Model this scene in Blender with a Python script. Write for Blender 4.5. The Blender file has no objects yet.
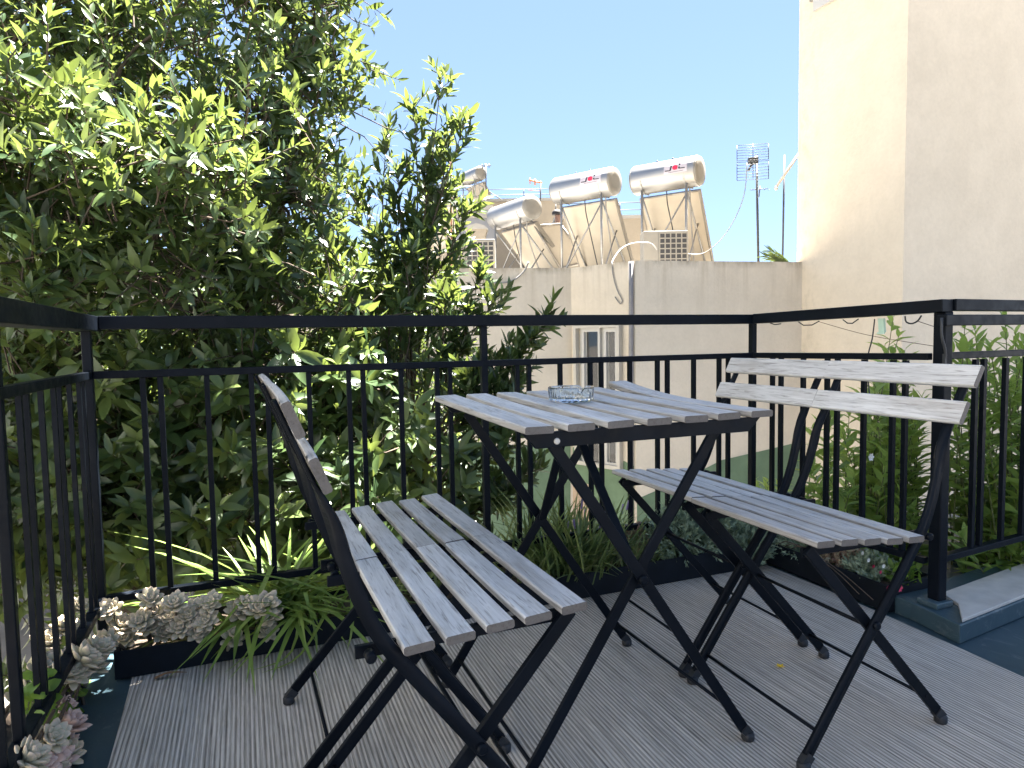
import bpy, bmesh, math, random
import numpy as np
from mathutils import Vector, Matrix, Quaternion
random.seed(7); RNG = np.random.default_rng(11)
PI = math.pi; R = math.radians
scene = bpy.context.scene
COL = scene.collection

# ------------------------------------------------------------------ camera (solved from the furniture and railing)
CAM = Vector((0.3675, -2.0377, 0.8479)); YAW, PITCH, ROLL, FPX = -0.3788, -0.0647, -0.0173, 672.6
FW = Vector((-math.sin(YAW)*math.cos(PITCH), math.cos(YAW)*math.cos(PITCH), math.sin(PITCH)))
RT0 = Vector((math.cos(YAW), math.sin(YAW), 0)); UP0 = RT0.cross(FW)
RT = RT0*math.cos(ROLL) + UP0*math.sin(ROLL); UP = -RT0*math.sin(ROLL) + UP0*math.cos(ROLL)
def sight(x, y): return FW + RT*((x-512)/FPX) - UP*((y-384)/FPX)
def at(x, y, depth): return CAM + sight(x, y)*depth            # survey: a point seen at a pixel, at a known depth
def at_axis(x, y, ax, v):
    d = sight(x, y); return CAM + d*((v-CAM[ax])/d[ax])
def at_wall(x, y, a, b):                                         # on the vertical wall through a, b
    n = Vector((-(b.y-a.y), b.x-a.x, 0)); d = sight(x, y)
    return CAM + d*((a-CAM).dot(n)/d.dot(n))

# ------------------------------------------------------------------ objects
def tag(o, label=None, cat=None, group=None, kind=None):
    if label: o['label'] = label
    if cat: o['category'] = cat
    if group: o['group'] = group
    if kind: o['kind'] = kind
    return o
def thing(name, label, cat, loc=(0,0,0), group=None):
    o = bpy.data.objects.new(name, None); COL.objects.link(o)
    o.empty_display_size = 0.1; o.location = loc; OFF[o.name] = Vector(loc)
    return tag(o, label, cat, group)
OFF = {}
def copy_tree(o, parent=None):
    c = o.copy(); COL.objects.link(c)
    if parent: c.parent = parent
    for ch in list(o.children): copy_tree(ch, c)
    return c

class MB:
    def __init__(s): s.v = []; s.f = []; s.r = []; s.sm = []; s.e = []
    def add(s, vs, fs, rnd=.5, smooth=False):
        b = len(s.v); s.v += [tuple(v) for v in vs]; s.r += [rnd]*len(vs); s.e += [0.]*len(vs)
        for f in fs: s.f.append(tuple(i+b for i in f)); s.sm.append(smooth)
    def box(s, x0, x1, y0, y1, z0, z1, rnd=.5):
        s.add([(x0,y0,z0),(x1,y0,z0),(x1,y1,z0),(x0,y1,z0),(x0,y0,z1),(x1,y0,z1),(x1,y1,z1),(x0,y1,z1)],
              [(0,3,2,1),(4,5,6,7),(0,1,5,4),(1,2,6,5),(2,3,7,6),(3,0,4,7)], rnd)
    def obox(s, c, u, v, w, rnd=.5):                             # oriented box, half vectors
        c,u,v,w = map(Vector,(c,u,v,w))
        P = [c-u-v-w,c+u-v-w,c+u+v-w,c-u+v-w,c-u-v+w,c+u-v+w,c+u+v+w,c-u+v+w]
        s.add(P,[(0,3,2,1),(4,5,6,7),(0,1,5,4),(1,2,6,5),(2,3,7,6),(3,0,4,7)], rnd)
    def bar(s, p, q, side, w, t, rnd=.5):                        # flat bar p->q, width w along side-perp, thickness t along side
        p,q,side = Vector(p),Vector(q),Vector(side).normalized()
        d = (q-p).normalized(); side = (side-d*side.dot(d)).normalized(); n = d.cross(side)
        s.obox((p+q)/2, d*((q-p).length/2), n*(w/2), side*(t/2), rnd)
    def ring(s, rings, cap=True, smooth=False, rnd=.5):
        n = len(rings[0]); vs = [p for r in rings for p in r]; fs = []
        for i in range(len(rings)-1):
            for j in range(n):
                fs.append((i*n+j, i*n+(j+1)%n, (i+1)*n+(j+1)%n, (i+1)*n+j))
        s.add(vs, fs, rnd, smooth)
        if cap:
            b = len(s.v)-len(vs)
            s.f.append(tuple(b+j for j in reversed(range(n)))); s.sm.append(False)
            s.f.append(tuple(b+(len(rings)-1)*n+j for j in range(n))); s.sm.append(False)
    def tube(s, pts, r, seg=8, cap=True, rnd=.5):
        pts = [Vector(p) for p in pts]
        rr = r if isinstance(r,(list,tuple)) else [r]*len(pts)
        rings = []; prev = None
        for i,p in enumerate(pts):
            d = (pts[min(i+1,len(pts)-1)]-pts[max(i-1,0)]).normalized()
            if prev is None:
                a = Vector((0,0,1)) if abs(d.z)<.9 else Vector((1,0,0)); u = d.cross(a).normalized()
            else: u = (prev-d*prev.dot(d)).normalized()
            prev = u; w = d.cross(u)
            rings.append([p+(u*math.cos(2*PI*k/seg)+w*math.sin(2*PI*k/seg))*rr[i] for k in range(seg)])
        s.ring(rings, cap, True, rnd)
    def lathe(s, c, prof, seg=32, axis=(0,0,1), smooth=True, rnd=.5):   # prof: (radius, height) list
        c = Vector(c); ax = Vector(axis).normalized()
        a = Vector((0,0,1)) if abs(ax.z)<.9 else Vector((1,0,0)); u = a.cross(ax).normalized(); w = ax.cross(u)
        s.ring([[c+ax*h+(u*math.cos(2*PI*k/seg)+w*math.sin(2*PI*k/seg))*max(r,1e-4) for k in range(seg)] for r,h in prof], True, smooth, rnd)
    def poly(s, pts, rnd=.5): s.add(pts, [tuple(range(len(pts)))], rnd)
    def prism(s, pts, up, rnd=.5):
        n = len(pts); up = Vector(up); P = [Vector(p) for p in pts]
        s.add(P+[p+up for p in P], [tuple(reversed(range(n))), tuple(range(n,2*n))]+[(i,(i+1)%n,n+(i+1)%n,n+i) for i in range(n)], rnd)
    def slat(s, p, q, nrm, w, t, rnd, bow=0., roll=0., segs=6, ch=.0025, lift=0., edge=.6):
        """weathered board from p to q, top normal nrm; small bow, roll and a lifted far end"""
        p,q = Vector(p),Vector(q); d = (q-p).normalized(); nrm = Vector(nrm); nrm = (nrm-d*nrm.dot(d)).normalized()
        side = d.cross(nrm); rings = []
        hw, ht = w/2, t/2
        prof = [(-hw+ch,ht),(hw-ch,ht),(hw,ht-ch),(hw,-ht+ch),(hw-ch,-ht),(-hw+ch,-ht),(-hw,-ht+ch),(-hw,ht-ch)]
        for i in range(segs+1):
            u = i/segs; c = p+(q-p)*u + nrm*(bow*4*u*(1-u) + lift*max(0,u-.45)**2/.3)
            a = roll*(u-.3); k = 1-.012*(i in (0,segs))
            sd, nn = side*math.cos(a)+nrm*math.sin(a), nrm*math.cos(a)-side*math.sin(a)
            rings.append([c+sd*(x*k)+nn*(z*k) for x,z in prof])
        n0 = len(s.v); s.ring(rings, False, False, rnd)
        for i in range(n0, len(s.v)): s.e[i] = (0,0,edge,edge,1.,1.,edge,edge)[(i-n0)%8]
        for r_, rev in ((rings[0],True),(rings[-1],False)):
            n0 = len(s.v); s.add(r_, [tuple(reversed(range(8))) if rev else tuple(range(8))], rnd)
            for i in range(n0, len(s.v)): s.e[i] = 1.
    def build(s, name, mat, parent=None, org=None, bevel=0, smooth=None):
        V = np.array(s.v, float)
        if parent is not None:
            o_ = OFF.get(parent.name, Vector((0,0,0)))
        else:
            o_ = Vector(org) if org is not None else Vector(((V[:,0].min()+V[:,0].max())/2, (V[:,1].min()+V[:,1].max())/2, V[:,2].min()))
        V = V-np.array(o_)
        me = bpy.data.meshes.new(name); me.from_pydata([tuple(v) for v in V], [], s.f)
        me.polygons.foreach_set('use_smooth', s.sm if smooth is None else [smooth]*len(s.f))
        at_ = me.attributes.new('rnd','FLOAT','POINT'); at_.data.foreach_set('value', s.r)
        if any(s.e): at_ = me.attributes.new('edge','FLOAT','POINT'); at_.data.foreach_set('value', s.e)
        return link(me, name, mat, parent, o_, bevel)
def link(me, name, mat, parent, o_, bevel=0):
    if mat: me.materials.append(mat)
    me.update()
    ob = bpy.data.objects.new(name, me); COL.objects.link(ob)
    if parent is not None: ob.parent = parent
    else: ob.location = o_
    OFF[ob.name] = Vector(o_)
    if bevel:
        m = ob.modifiers.new('bevel','BEVEL'); m.width = bevel; m.segments = 2; m.limit_method = 'ANGLE'; m.angle_limit = R(50)
    return ob
def mesh_np(name, V, F, rnd, mat, parent=None, org=None, smooth=True):
    """quads from numpy arrays"""
    o_ = OFF[parent.name] if parent is not None else Vector(org if org is not None else (0,0,0))
    V = V-np.array(o_)
    me = bpy.data.meshes.new(name)
    me.vertices.add(len(V)); me.vertices.foreach_set('co', V.astype(np.float32).ravel())
    me.loops.add(F.size); me.loops.foreach_set('vertex_index', F.astype(np.int32).ravel())
    me.polygons.add(len(F)); me.polygons.foreach_set('loop_start', np.arange(0, F.size, F.shape[1], dtype=np.int32))
    me.polygons.foreach_set('loop_total', np.full(len(F), F.shape[1], np.int32))
    me.polygons.foreach_set('use_smooth', np.full(len(F), smooth))
    me.update(calc_edges=True)
    a = me.attributes.new('rnd','FLOAT','POINT'); a.data.foreach_set('value', rnd.astype(np.float32))
    return link(me, name, mat, parent, o_)
def spline(pts, n):
    P = [Vector(p) for p in pts]; out = []
    for i in range(n):
        t = i/(n-1)*(len(P)-1); k = min(int(t), len(P)-2); u = t-k
        p0,p1,p2,p3 = P[max(k-1,0)],P[k],P[k+1],P[min(k+2,len(P)-1)]
        out.append(.5*((2*p1)+(p2-p0)*u+(2*p0-5*p1+4*p2-p3)*u*u+(3*p1-p0-3*p2+p3)*u**3))
    return out

# ------------------------------------------------------------------ foliage
def unit(a): return a/np.maximum(np.linalg.norm(a,axis=-1,keepdims=True),1e-9)
FULL = (np.array([0,.16,.42,.74,1.]), np.array([.10,.66,1.,.72,.03]))
LANCE = (np.array([0,.2,.5,.78,1.]), np.array([.12,.8,1.,.55,.02]))
MINI = (np.array([0,.5,1.]), np.array([.25,1.,.05]))
STRAP = (np.array([0,.2,.4,.6,.8,1.]), np.array([.8,1.,1.,.9,.65,.05]))
def leaves(B, D, N, L, Wd, shape=FULL, fold=.25, droop=.25):
    """one blade per row: base B, direction D, upper-side normal N, length L, width Wd"""
    T, Wp = shape; n = len(B); m = len(T)
    D = unit(D); S = unit(np.cross(D,N)); N = np.cross(S,D)
    dr = np.broadcast_to(np.asarray(droop,float),(n,))
    L = np.asarray(L); Wd = np.asarray(Wd)
    V = np.empty((n,m,3,3))
    for i,(t,w) in enumerate(zip(T,Wp)):
        c = B + D*(L*t)[:,None] - N*(L*dr*t*t)[:,None]
        h = (Wd*w*.5)[:,None]
        V[:,i,1] = c; V[:,i,0] = c - S*h + N*(h*fold); V[:,i,2] = c + S*h + N*(h*fold)
    idx = np.arange(n*m*3).reshape(n,m,3); Fs = []
    for i in range(m-1):
        for j in (0,1):
            Fs.append(np.stack([idx[:,i,j],idx[:,i,j+1],idx[:,i+1,j+1],idx[:,i+1,j]],-1))
    return V.reshape(-1,3), np.concatenate(Fs), m*3
class Leafage:
    def __init__(s): s.V=[]; s.F=[]; s.r=[]; s.n=0
    def add(s, B, D, N, L, Wd, rnd, **k):
        V,F,m = leaves(np.asarray(B),np.asarray(D),np.asarray(N),L,Wd,**k)
        s.V.append(V); s.F.append(F+s.n); s.r.append(np.repeat(rnd,m)); s.n += len(V)
    def build(s, name, mat, parent=None, org=None):
        return mesh_np(name, np.concatenate(s.V), np.concatenate(s.F), np.concatenate(s.r), mat, parent, org)
def whorl_twigs(lf, S, E, n_leaf, L, Wd, wood=None, spread=.9, start=.35, tone=0., wr=.0022, shape=FULL, upb=.25, droop=.25, fold=.25):
    """twigs S->E, leaves spiralling along the outer part and bunched at the tip"""
    S=np.asarray(S); E=np.asarray(E); n=len(S); ax=unit(E-S); ln=np.linalg.norm(E-S,axis=1)
    ref=np.where(np.abs(ax[:,2:3])<.9,np.array([[0,0,1.]]),np.array([[1.,0,0]]))
    U=unit(np.cross(ax,ref)); W=np.cross(ax,U)
    ph0=RNG.uniform(0,2*PI,n); tb=RNG.normal(0,.16,n)
    for k in range(n_leaf):
        t=start+(1-start)*(k/(n_leaf-1))**.6
        t=np.clip(t+RNG.normal(0,.02,n),0,1)
        a=ph0+k*2.4+RNG.normal(0,.2,n)
        rad=U*np.cos(a)[:,None]+W*np.sin(a)[:,None]
        sp=spread*(1.15-.5*k/(n_leaf-1))+RNG.normal(0,.15,n)
        D=ax*np.cos(sp)[:,None]+rad*np.sin(sp)[:,None]+np.array([0,0,upb])
        D=unit(D+RNG.normal(0,.12,(n,3)))
        N=unit(ax*1.0-D*(np.sum(ax*D,1)[:,None])+RNG.normal(0,.25,(n,3))+np.array([0,0,.35]))
        size=RNG.uniform(.65,1.12,n)*(1-.35*(k/(n_leaf-1))**3)
        keep=RNG.random(n)<.93
        B=S+ax*(ln*t)[:,None]
        lf.add(B[keep],D[keep],N[keep],(L*size)[keep],(Wd*size)[keep],
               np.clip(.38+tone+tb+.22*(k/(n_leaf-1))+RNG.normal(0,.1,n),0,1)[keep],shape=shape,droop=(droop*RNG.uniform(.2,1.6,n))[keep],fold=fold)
    if wood is not None:
        for i in range(n):
            mid=(S[i]+E[i])/2+RNG.normal(0,.012,3)
            wood.tube([S[i],mid,E[i]],[wr*1.6,wr*1.2,wr*.7],4,False)

# ------------------------------------------------------------------ materials
def mat(name):
    m=bpy.data.materials.new(name); m.use_nodes=True; nt=m.node_tree; b=nt.nodes['Principled BSDF']; return m,nt,b
def nd(nt,t,**k):
    n=nt.nodes.new(t)
    for a,v in k.items():
        if a in n.inputs: n.inputs[a].default_value=v
        else: setattr(n,a,v)
    return n
def ramp(nt,fac,stops):
    r=nt.nodes.new('ShaderNodeValToRGB'); e=r.color_ramp.elements
    while len(e)<len(stops): e.new(.5)
    for x,(p,c) in zip(e,stops): x.position=p; x.color=(*c,1) if len(c)==3 else c
    nt.links.new(fac,r.inputs[0]); return r.outputs[0]
def mix(nt,f,a,b,mode='MIX'):
    m=nt.nodes.new('ShaderNodeMix'); m.data_type='RGBA'; m.blend_type=mode
    for i,v in ((0,f),(6,a),(7,b)):
        if hasattr(v,'links') or hasattr(v,'is_linked'): nt.links.new(v,m.inputs[i])
        else: m.inputs[i].default_value=v if i==0 else (*v,1)
    return m.outputs[2]
def math_(nt,op,a,b=None):
    m=nt.nodes.new('ShaderNodeMath'); m.operation=op
    for i,v in enumerate((a,b)):
        if v is None: continue
        if hasattr(v,'is_linked'): nt.links.new(v,m.inputs[i])
        else: m.inputs[i].default_value=v
    return m.outputs[0]
def coords(nt,scale=(1,1,1),kind='Object',offset=None):
    tc=nt.nodes.new('ShaderNodeTexCoord'); mp=nt.nodes.new('ShaderNodeMapping'); mp.inputs['Scale'].default_value=scale
    nt.links.new(tc.outputs[kind],mp.inputs[0])
    if offset is not None:
        va=nt.nodes.new('ShaderNodeVectorMath'); nt.links.new(mp.outputs[0],va.inputs[0]); nt.links.new(offset,va.inputs[1]); return va.outputs[0]
    return mp.outputs[0]
def noise(nt,vec,scale=5,detail=4,rough=.55,dist=0):
    n=nt.nodes.new('ShaderNodeTexNoise'); n.inputs['Scale'].default_value=scale; n.inputs['Detail'].default_value=detail; n.inputs['Roughness'].default_value=rough; n.inputs['Distortion'].default_value=dist
    nt.links.new(vec,n.inputs['Vector']); return n.outputs['Fac']
def bump(nt,b,h,strength=.3,dist=.01):
    n=nt.nodes.new('ShaderNodeBump'); n.inputs['Strength'].default_value=strength; n.inputs['Distance'].default_value=dist
    nt.links.new(h,n.inputs['Height']); nt.links.new(n.outputs[0],b.inputs['Normal'])
def attr(nt,name='rnd'):
    a=nt.nodes.new('ShaderNodeAttribute'); a.attribute_name=name; return a.outputs['Fac']
def setc(nt,b,col):
    if hasattr(col,'is_linked'): nt.links.new(col,b.inputs['Base Color'])
    else: b.inputs['Base Color'].default_value=(*col,1)
def plain(name,col,rough=.5,metal=0,var=.15,scale=8,spec=.5):
    m,nt,b=mat(name); n=noise(nt,coords(nt),scale,5)
    c=ramp(nt,n,[(.3,tuple(x*(1-var) for x in col)),(.7,tuple(min(1,x*(1+var)) for x in col))]); setc(nt,b,c)
    b.inputs['Roughness'].default_value=rough; b.inputs['Metallic'].default_value=metal; b.inputs['Specular IOR Level'].default_value=spec
    return m
def wood_mat(name,axis=1,tint=(1,1,1)):
    m,nt,b=mat(name); r=attr(nt)
    oi=nt.nodes.new('ShaderNodeObjectInfo')
    off=nt.nodes.new('ShaderNodeCombineXYZ'); nt.links.new(math_(nt,'MULTIPLY',r,91.7),off.inputs[0]); nt.links.new(math_(nt,'MULTIPLY',oi.outputs['Random'],57.3),off.inputs[1]); nt.links.new(math_(nt,'MULTIPLY',r,23.1),off.inputs[2])
    sc=[1,1,1]; sc[axis]=.055
    v=coords(nt,tuple(sc),offset=off.outputs[0])
    g=noise(nt,v,260,5,.6,.4); g2=noise(nt,v,70,4,.6,1.2)
    sc2=[1,1,1]; sc2[axis]=.35
    p=noise(nt,coords(nt,tuple(sc2),offset=off.outputs[0]),14,5,.6)
    base=ramp(nt,g2,[(.24,(.37,.358,.342)),(.5,(.52,.508,.492)),(.76,(.64,.628,.61))])
    lines=ramp(nt,g,[(.33,(.34,.32,.30)),(.47,(1,1,1))])
    c=mix(nt,.75,base,lines,'MULTIPLY')
    c=mix(nt,ramp(nt,p,[(.52,(0,0,0)),(.8,(.55,.55,.55))]),c,(.22,.18,.14))
    vv=ramp(nt,r,[(0,(.80,.79,.78)),(1,(1.1,1.1,1.1))]); c=mix(nt,1.,c,vv,'MULTIPLY')
    kn=nt.nodes.new('ShaderNodeTexVoronoi'); kn.inputs['Scale'].default_value=5.5; sc3=[1,1,1]; sc3[axis]=.6; nt.links.new(coords(nt,tuple(sc3),offset=off.outputs[0]),kn.inputs['Vector'])
    c=mix(nt,ramp(nt,kn.outputs['Distance'],[(.03,(.8,.8,.8)),(.075,(0,0,0))]),c,(.15,.125,.10))
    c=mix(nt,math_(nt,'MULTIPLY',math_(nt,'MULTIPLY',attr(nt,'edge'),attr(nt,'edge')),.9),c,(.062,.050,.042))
    if tint!=(1,1,1): c=mix(nt,1.,c,tint,'MULTIPLY')
    setc(nt,b,c); b.inputs['Roughness'].default_value=.55; b.inputs['Specular IOR Level'].default_value=.45
    bump(nt,b,math_(nt,'ADD',g,math_(nt,'MULTIPLY',g2,.6)),.35,.002)
    return m
def leaf_mat(name,cols,trans=(.28,.36,.04),tf=.35,rough=.38,spec=.5):
    m,nt,b=mat(name); r=attr(nt)
    n=noise(nt,coords(nt),30,2)
    rr=math_(nt,'ADD',r,math_(nt,'MULTIPLY',math_(nt,'SUBTRACT',n,.5),.25))
    c=ramp(nt,rr,[(i/(len(cols)-1),x) for i,x in enumerate(cols)]); setc(nt,b,c)
    b.inputs['Roughness'].default_value=rough; b.inputs['Specular IOR Level'].default_value=spec
    t=nt.nodes.new('ShaderNodeBsdfTranslucent')
    tc=mix(nt,.55,c,trans); nt.links.new(tc,t.inputs[0])
    ms=nt.nodes.new('ShaderNodeMixShader'); ms.inputs[0].default_value=tf
    nt.links.new(b.outputs[0],ms.inputs[1]); nt.links.new(t.outputs[0],ms.inputs[2])
    nt.links.new(ms.outputs[0],nt.nodes['Material Output'].inputs[0]); return m
def plaster_mat(name,col,streak=0.,zt=0.,stain=(.24,.17,.09),scale=1.):
    m,nt,b=mat(name); v=coords(nt,kind='Object')
    n=noise(nt,v,1.1*scale,6,.6); n2=noise(nt,v,26*scale,4,.6); n3=noise(nt,v,4*scale,4,.65)
    c=ramp(nt,n,[(.3,tuple(x*.93 for x in col)),(.7,tuple(x*1.04 for x in col))])
    c=mix(nt,.2,c,ramp(nt,n2,[(.3,(.78,.78,.78)),(.7,(1.05,1.05,1.05))]),'MULTIPLY')
    c=mix(nt,.25,c,ramp(nt,n3,[(.35,(.85,.84,.82)),(.6,(1.04,1.04,1.04))]),'MULTIPLY')
    if streak:
        s=noise(nt,coords(nt,(1,1,.05)),7,4,.65)
        sep=nt.nodes.new('ShaderNodeSeparateXYZ'); tc=nt.nodes.new('ShaderNodeTexCoord'); nt.links.new(tc.outputs['Object'],sep.inputs[0])
        h=nt.nodes.new('ShaderNodeMapRange'); nt.links.new(sep.outputs[2],h.inputs[0]); h.inputs[1].default_value=zt-.75; h.inputs[2].default_value=zt
        f=math_(nt,'MULTIPLY',math_(nt,'MULTIPLY',ramp(nt,s,[(.48,(0,0,0)),(.7,(1,1,1))]),h.outputs[0]),streak)
        c=mix(nt,f,c,stain)
        h2=nt.nodes.new('ShaderNodeMapRange'); nt.links.new(sep.outputs[2],h2.inputs[0]); h2.inputs[1].default_value=zt-.10; h2.inputs[2].default_value=zt
        f2=math_(nt,'MULTIPLY',math_(nt,'MULTIPLY',h2.outputs[0],.9),ramp(nt,noise(nt,coords(nt,(1,1,.4)),5,5,.7),[(.4,(0,0,0)),(.65,(1,1,1))]))
        c=mix(nt,f2,c,(.20,.16,.11))
    setc(nt,b,c); b.inputs['Roughness'].default_value=.85; b.inputs['Specular IOR Level'].default_value=.2
    bump(nt,b,math_(nt,'ADD',n2,math_(nt,'MULTIPLY',n3,1.5)),.25,.02); return m
SUN_E=5.0; SKY=(0.6,0.0,3.0,.05,2500,.45,(.69,.81,.98)); EXPO=4.0
# ------------------------------------------------------------------ material library
M={}
M['wood']=wood_mat('weathered wood',1)
def metal_mat():
    m,nt,b=mat('navy black paint'); v=coords(nt); n=noise(nt,v,40,5,.6); n2=noise(nt,v,7,4,.6)
    c=ramp(nt,n2,[(.35,(.0024,.004,.007)),(.7,(.0048,.0072,.0118))]); c=mix(nt,ramp(nt,n,[(.62,(0,0,0)),(.8,(.5,.5,.5))]),c,(.016,.02,.026))
    setc(nt,b,c); nt.links.new(ramp(nt,n,[(.3,(.32,.32,.32)),(.7,(.55,.55,.55))]),b.inputs['Roughness']); b.inputs['Specular IOR Level'].default_value=.10
    bump(nt,b,n,.12,.002); return m
M['metal']=metal_mat()
M['rubber']=plain('black rubber',(.012,.013,.016),.6)
M['trough']=plain('dark blue trough paint',(.0055,.008,.012),.55,var=.4,scale=14,spec=.2)
def blue_floor():
    m,nt,b=mat('blue green floor paint'); v=coords(nt); n=noise(nt,v,5,6,.65,.4); n2=noise(nt,v,40,5,.7)
    c=ramp(nt,n,[(.3,(.026,.052,.066)),(.7,(.044,.080,.098))])
    vo=noise(nt,coords(nt,(1,.35,1)),22,6,.75,.8); c=mix(nt,ramp(nt,vo,[(.56,(0,0,0)),(.70,(.6,.6,.6))]),c,(.20,.22,.22))
    c=mix(nt,ramp(nt,n2,[(.66,(0,0,0)),(.78,(.6,.6,.6))]),c,(.16,.15,.13)); setc(nt,b,c)
    b.inputs['Roughness'].default_value=.42; bump(nt,b,n2,.15,.003); return m
M['blue']=blue_floor()
def rug_mat():
    m,nt,b=mat('ribbed woven vinyl'); tc=nt.nodes.new('ShaderNodeTexCoord'); sep=nt.nodes.new('ShaderNodeSeparateXYZ'); nt.links.new(tc.outputs['Object'],sep.inputs[0])
    wob=noise(nt,coords(nt,(1,.5,1)),6,3,.5)
    x=math_(nt,'ADD',sep.outputs[0],math_(nt,'MULTIPLY',wob,.004))
    rib=math_(nt,'SINE',math_(nt,'MULTIPLY',x,2*PI/.0098))
    s1=noise(nt,coords(nt,(1,.010,1)),300,2,.65); s2=noise(nt,coords(nt,(1,.03,1)),620,3,.7); s3=noise(nt,coords(nt,(1,.02,1)),30,4,.6)
    f=math_(nt,'ADD',math_(nt,'MULTIPLY',rib,.13),math_(nt,'ADD',math_(nt,'MULTIPLY',s1,.75),math_(nt,'MULTIPLY',s2,.5)))
    c=ramp(nt,f,[(.36,(.13,.110,.090)),(.60,(.37,.333,.285)),(.82,(.68,.625,.545))])
    c=mix(nt,.18,c,ramp(nt,s3,[(.3,(.72,.70,.69)),(.7,(1.15,1.13,1.11))]),'MULTIPLY')
    big=noise(nt,coords(nt),2.2,5,.6); c=mix(nt,.5,c,ramp(nt,big,[(.3,(.75,.74,.74)),(.7,(1.1,1.08,1.06))]),'MULTIPLY')
    wv=math_(nt,'SINE',math_(nt,'MULTIPLY',sep.outputs[1],2*PI/.006)); setc(nt,b,c)
    b.inputs['Roughness'].default_value=.6; b.inputs['Specular IOR Level'].default_value=.35
    bump(nt,b,math_(nt,'ADD',math_(nt,'MULTIPLY',rib,.45),math_(nt,'ADD',math_(nt,'MULTIPLY',s2,1.2),math_(nt,'MULTIPLY',wv,.1))),.5,.002); return m
M['rug']=rug_mat()
M['tile']=plain('grey step tile',(.50,.465,.42),.5,var=.12,scale=18)
M['soil']=plain('planter soil',(.07,.05,.035),.95,var=.6,scale=60)
M['concrete']=plaster_mat('grey beige render',(.64,.56,.445),.42,1.78)
M['yellow']=plaster_mat('cream yellow render',(.46,.385,.285),0)
def cream():
    m=plaster_mat('cream yellow render edge stained',(.68,.585,.45),0); nt=m.node_tree; b=nt.nodes['Principled BSDF']; src=b.inputs['Base Color'].links[0].from_socket
    tc=nt.nodes.new('ShaderNodeTexCoord'); sp=nt.nodes.new('ShaderNodeSeparateXYZ'); nt.links.new(tc.outputs['Object'],sp.inputs[0])
    mr=nt.nodes.new('ShaderNodeMapRange'); mr.inputs[1].default_value=4.2; mr.inputs[2].default_value=4.5; nt.links.new(sp.outputs[1],mr.inputs[0])
    f=math_(nt,'MULTIPLY',mr.outputs[0],ramp(nt,noise(nt,coords(nt,(1,1,.5)),9,6,.7),[(.50,(0,0,0)),(.68,(.45,.45,.45))]))
    f2=ramp(nt,noise(nt,coords(nt,(1,1,.12)),2.2,5,.6),[(.55,(0,0,0)),(.75,(.10,.10,.10))])
    c=mix(nt,f,src,(.36,.31,.23)); c=mix(nt,f2,c,(.45,.37,.27)); nt.links.new(c,b.inputs['Base Color']); return m
M['yellow']=cream()
M['fill_wall']=plaster_mat('white render',(.42,.41,.39))
M['green_dado']=plain('green dado paint',(.135,.195,.12),.8,var=.14,scale=5,spec=.2)
M['beige_dado']=plain('peach dado paint',(.42,.31,.22),.8,var=.14,scale=5,spec=.2)
M['frame_cream']=plain('cream frame paint',(.46,.425,.36),.5,var=.05)
M['white_frame']=plain('white frame',(.46,.44,.40),.4,var=.04)
M['aluminium']=plain('tank aluminium',(.36,.35,.335),.48,1.,.05,3)
M['tank_end']=plain('tank end cap',(.19,.178,.155),.5,.3,.06)
M['galv']=plain('galvanised steel',(.30,.295,.28),.45,.7,.15,20)
M['panel_back']=plain('collector back sheet',(.40,.345,.265),.55,.15,.08,3)
M['panel_rim']=plain('collector rim',(.22,.20,.17),.4,.6,.1)
M['panel_glass']=plain('collector glass',(.02,.025,.04),.1,0,.1)
M['ac_white']=plain('air conditioner casing',(.21,.195,.165),.5,var=.05)
M['dark']=plain('dark grille',(.03,.03,.032),.6)
M['roof_white']=plain('white roof paint',(.27,.255,.23),.8,var=.06,scale=2)
M['roof_grey']=plain('grey roof sheet',(.17,.175,.19),.6,var=.1,scale=2)
M['far_beige']=plaster_mat('far beige render',(.28,.24,.185))
M['cable_white']=plain('white cable',(.24,.23,.21),.5)
M['cable_dark']=plain('dark cable',(.02,.022,.025),.5)
M['antenna']=plain('antenna metal',(.05,.053,.056),.5,.2)
M['red']=plain('logo red',(.50,.02,.06),.5,var=.02); M['logo_black']=plain('logo black',(.02,.02,.025),.5); M['label_white']=plain('logo label',(.42,.38,.41),.4,var=.02)
M['orange']=plain('orange plastic',(.34,.13,.05),.5)
M['bark']=plain('bark',(.085,.065,.048),.9,var=.4,scale=40,spec=.2)
M['stem']=plain('green stem',(.10,.12,.045),.7,var=.3,scale=40,spec=.3)
M['twig']=plain('dry twig',(.10,.075,.055),.9,var=.3,scale=40,spec=.2)
M['ground']=plain('courtyard ground',(.13,.122,.11),.95,var=.25,scale=1.5,spec=.2)
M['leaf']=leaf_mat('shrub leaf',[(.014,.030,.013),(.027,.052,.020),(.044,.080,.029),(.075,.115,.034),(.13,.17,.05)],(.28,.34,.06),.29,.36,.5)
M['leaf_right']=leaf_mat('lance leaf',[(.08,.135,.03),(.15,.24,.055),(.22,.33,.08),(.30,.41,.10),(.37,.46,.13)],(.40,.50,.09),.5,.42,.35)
M['strap']=leaf_mat('strap leaf',[(.07,.12,.03),(.13,.21,.045),(.20,.29,.06),(.28,.36,.09)],(.34,.42,.06),.34,.40,.4)
M['grass']=leaf_mat('tuft leaf',[(.05,.09,.03),(.11,.16,.05),(.17,.22,.075),(.30,.30,.14)],(.25,.30,.06),.3,.5,.35)
M['cushion']=leaf_mat('cushion leaf',[(.11,.155,.10),(.18,.245,.155),(.25,.32,.21),(.33,.39,.28)],(.2,.26,.12),.15,.6,.25)
M['brown_leaf']=leaf_mat('brown succulent',[(.17,.08,.055),(.30,.16,.11),(.38,.24,.17),(.38,.34,.22)],(.3,.2,.1),.1,.55,.3)
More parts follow.
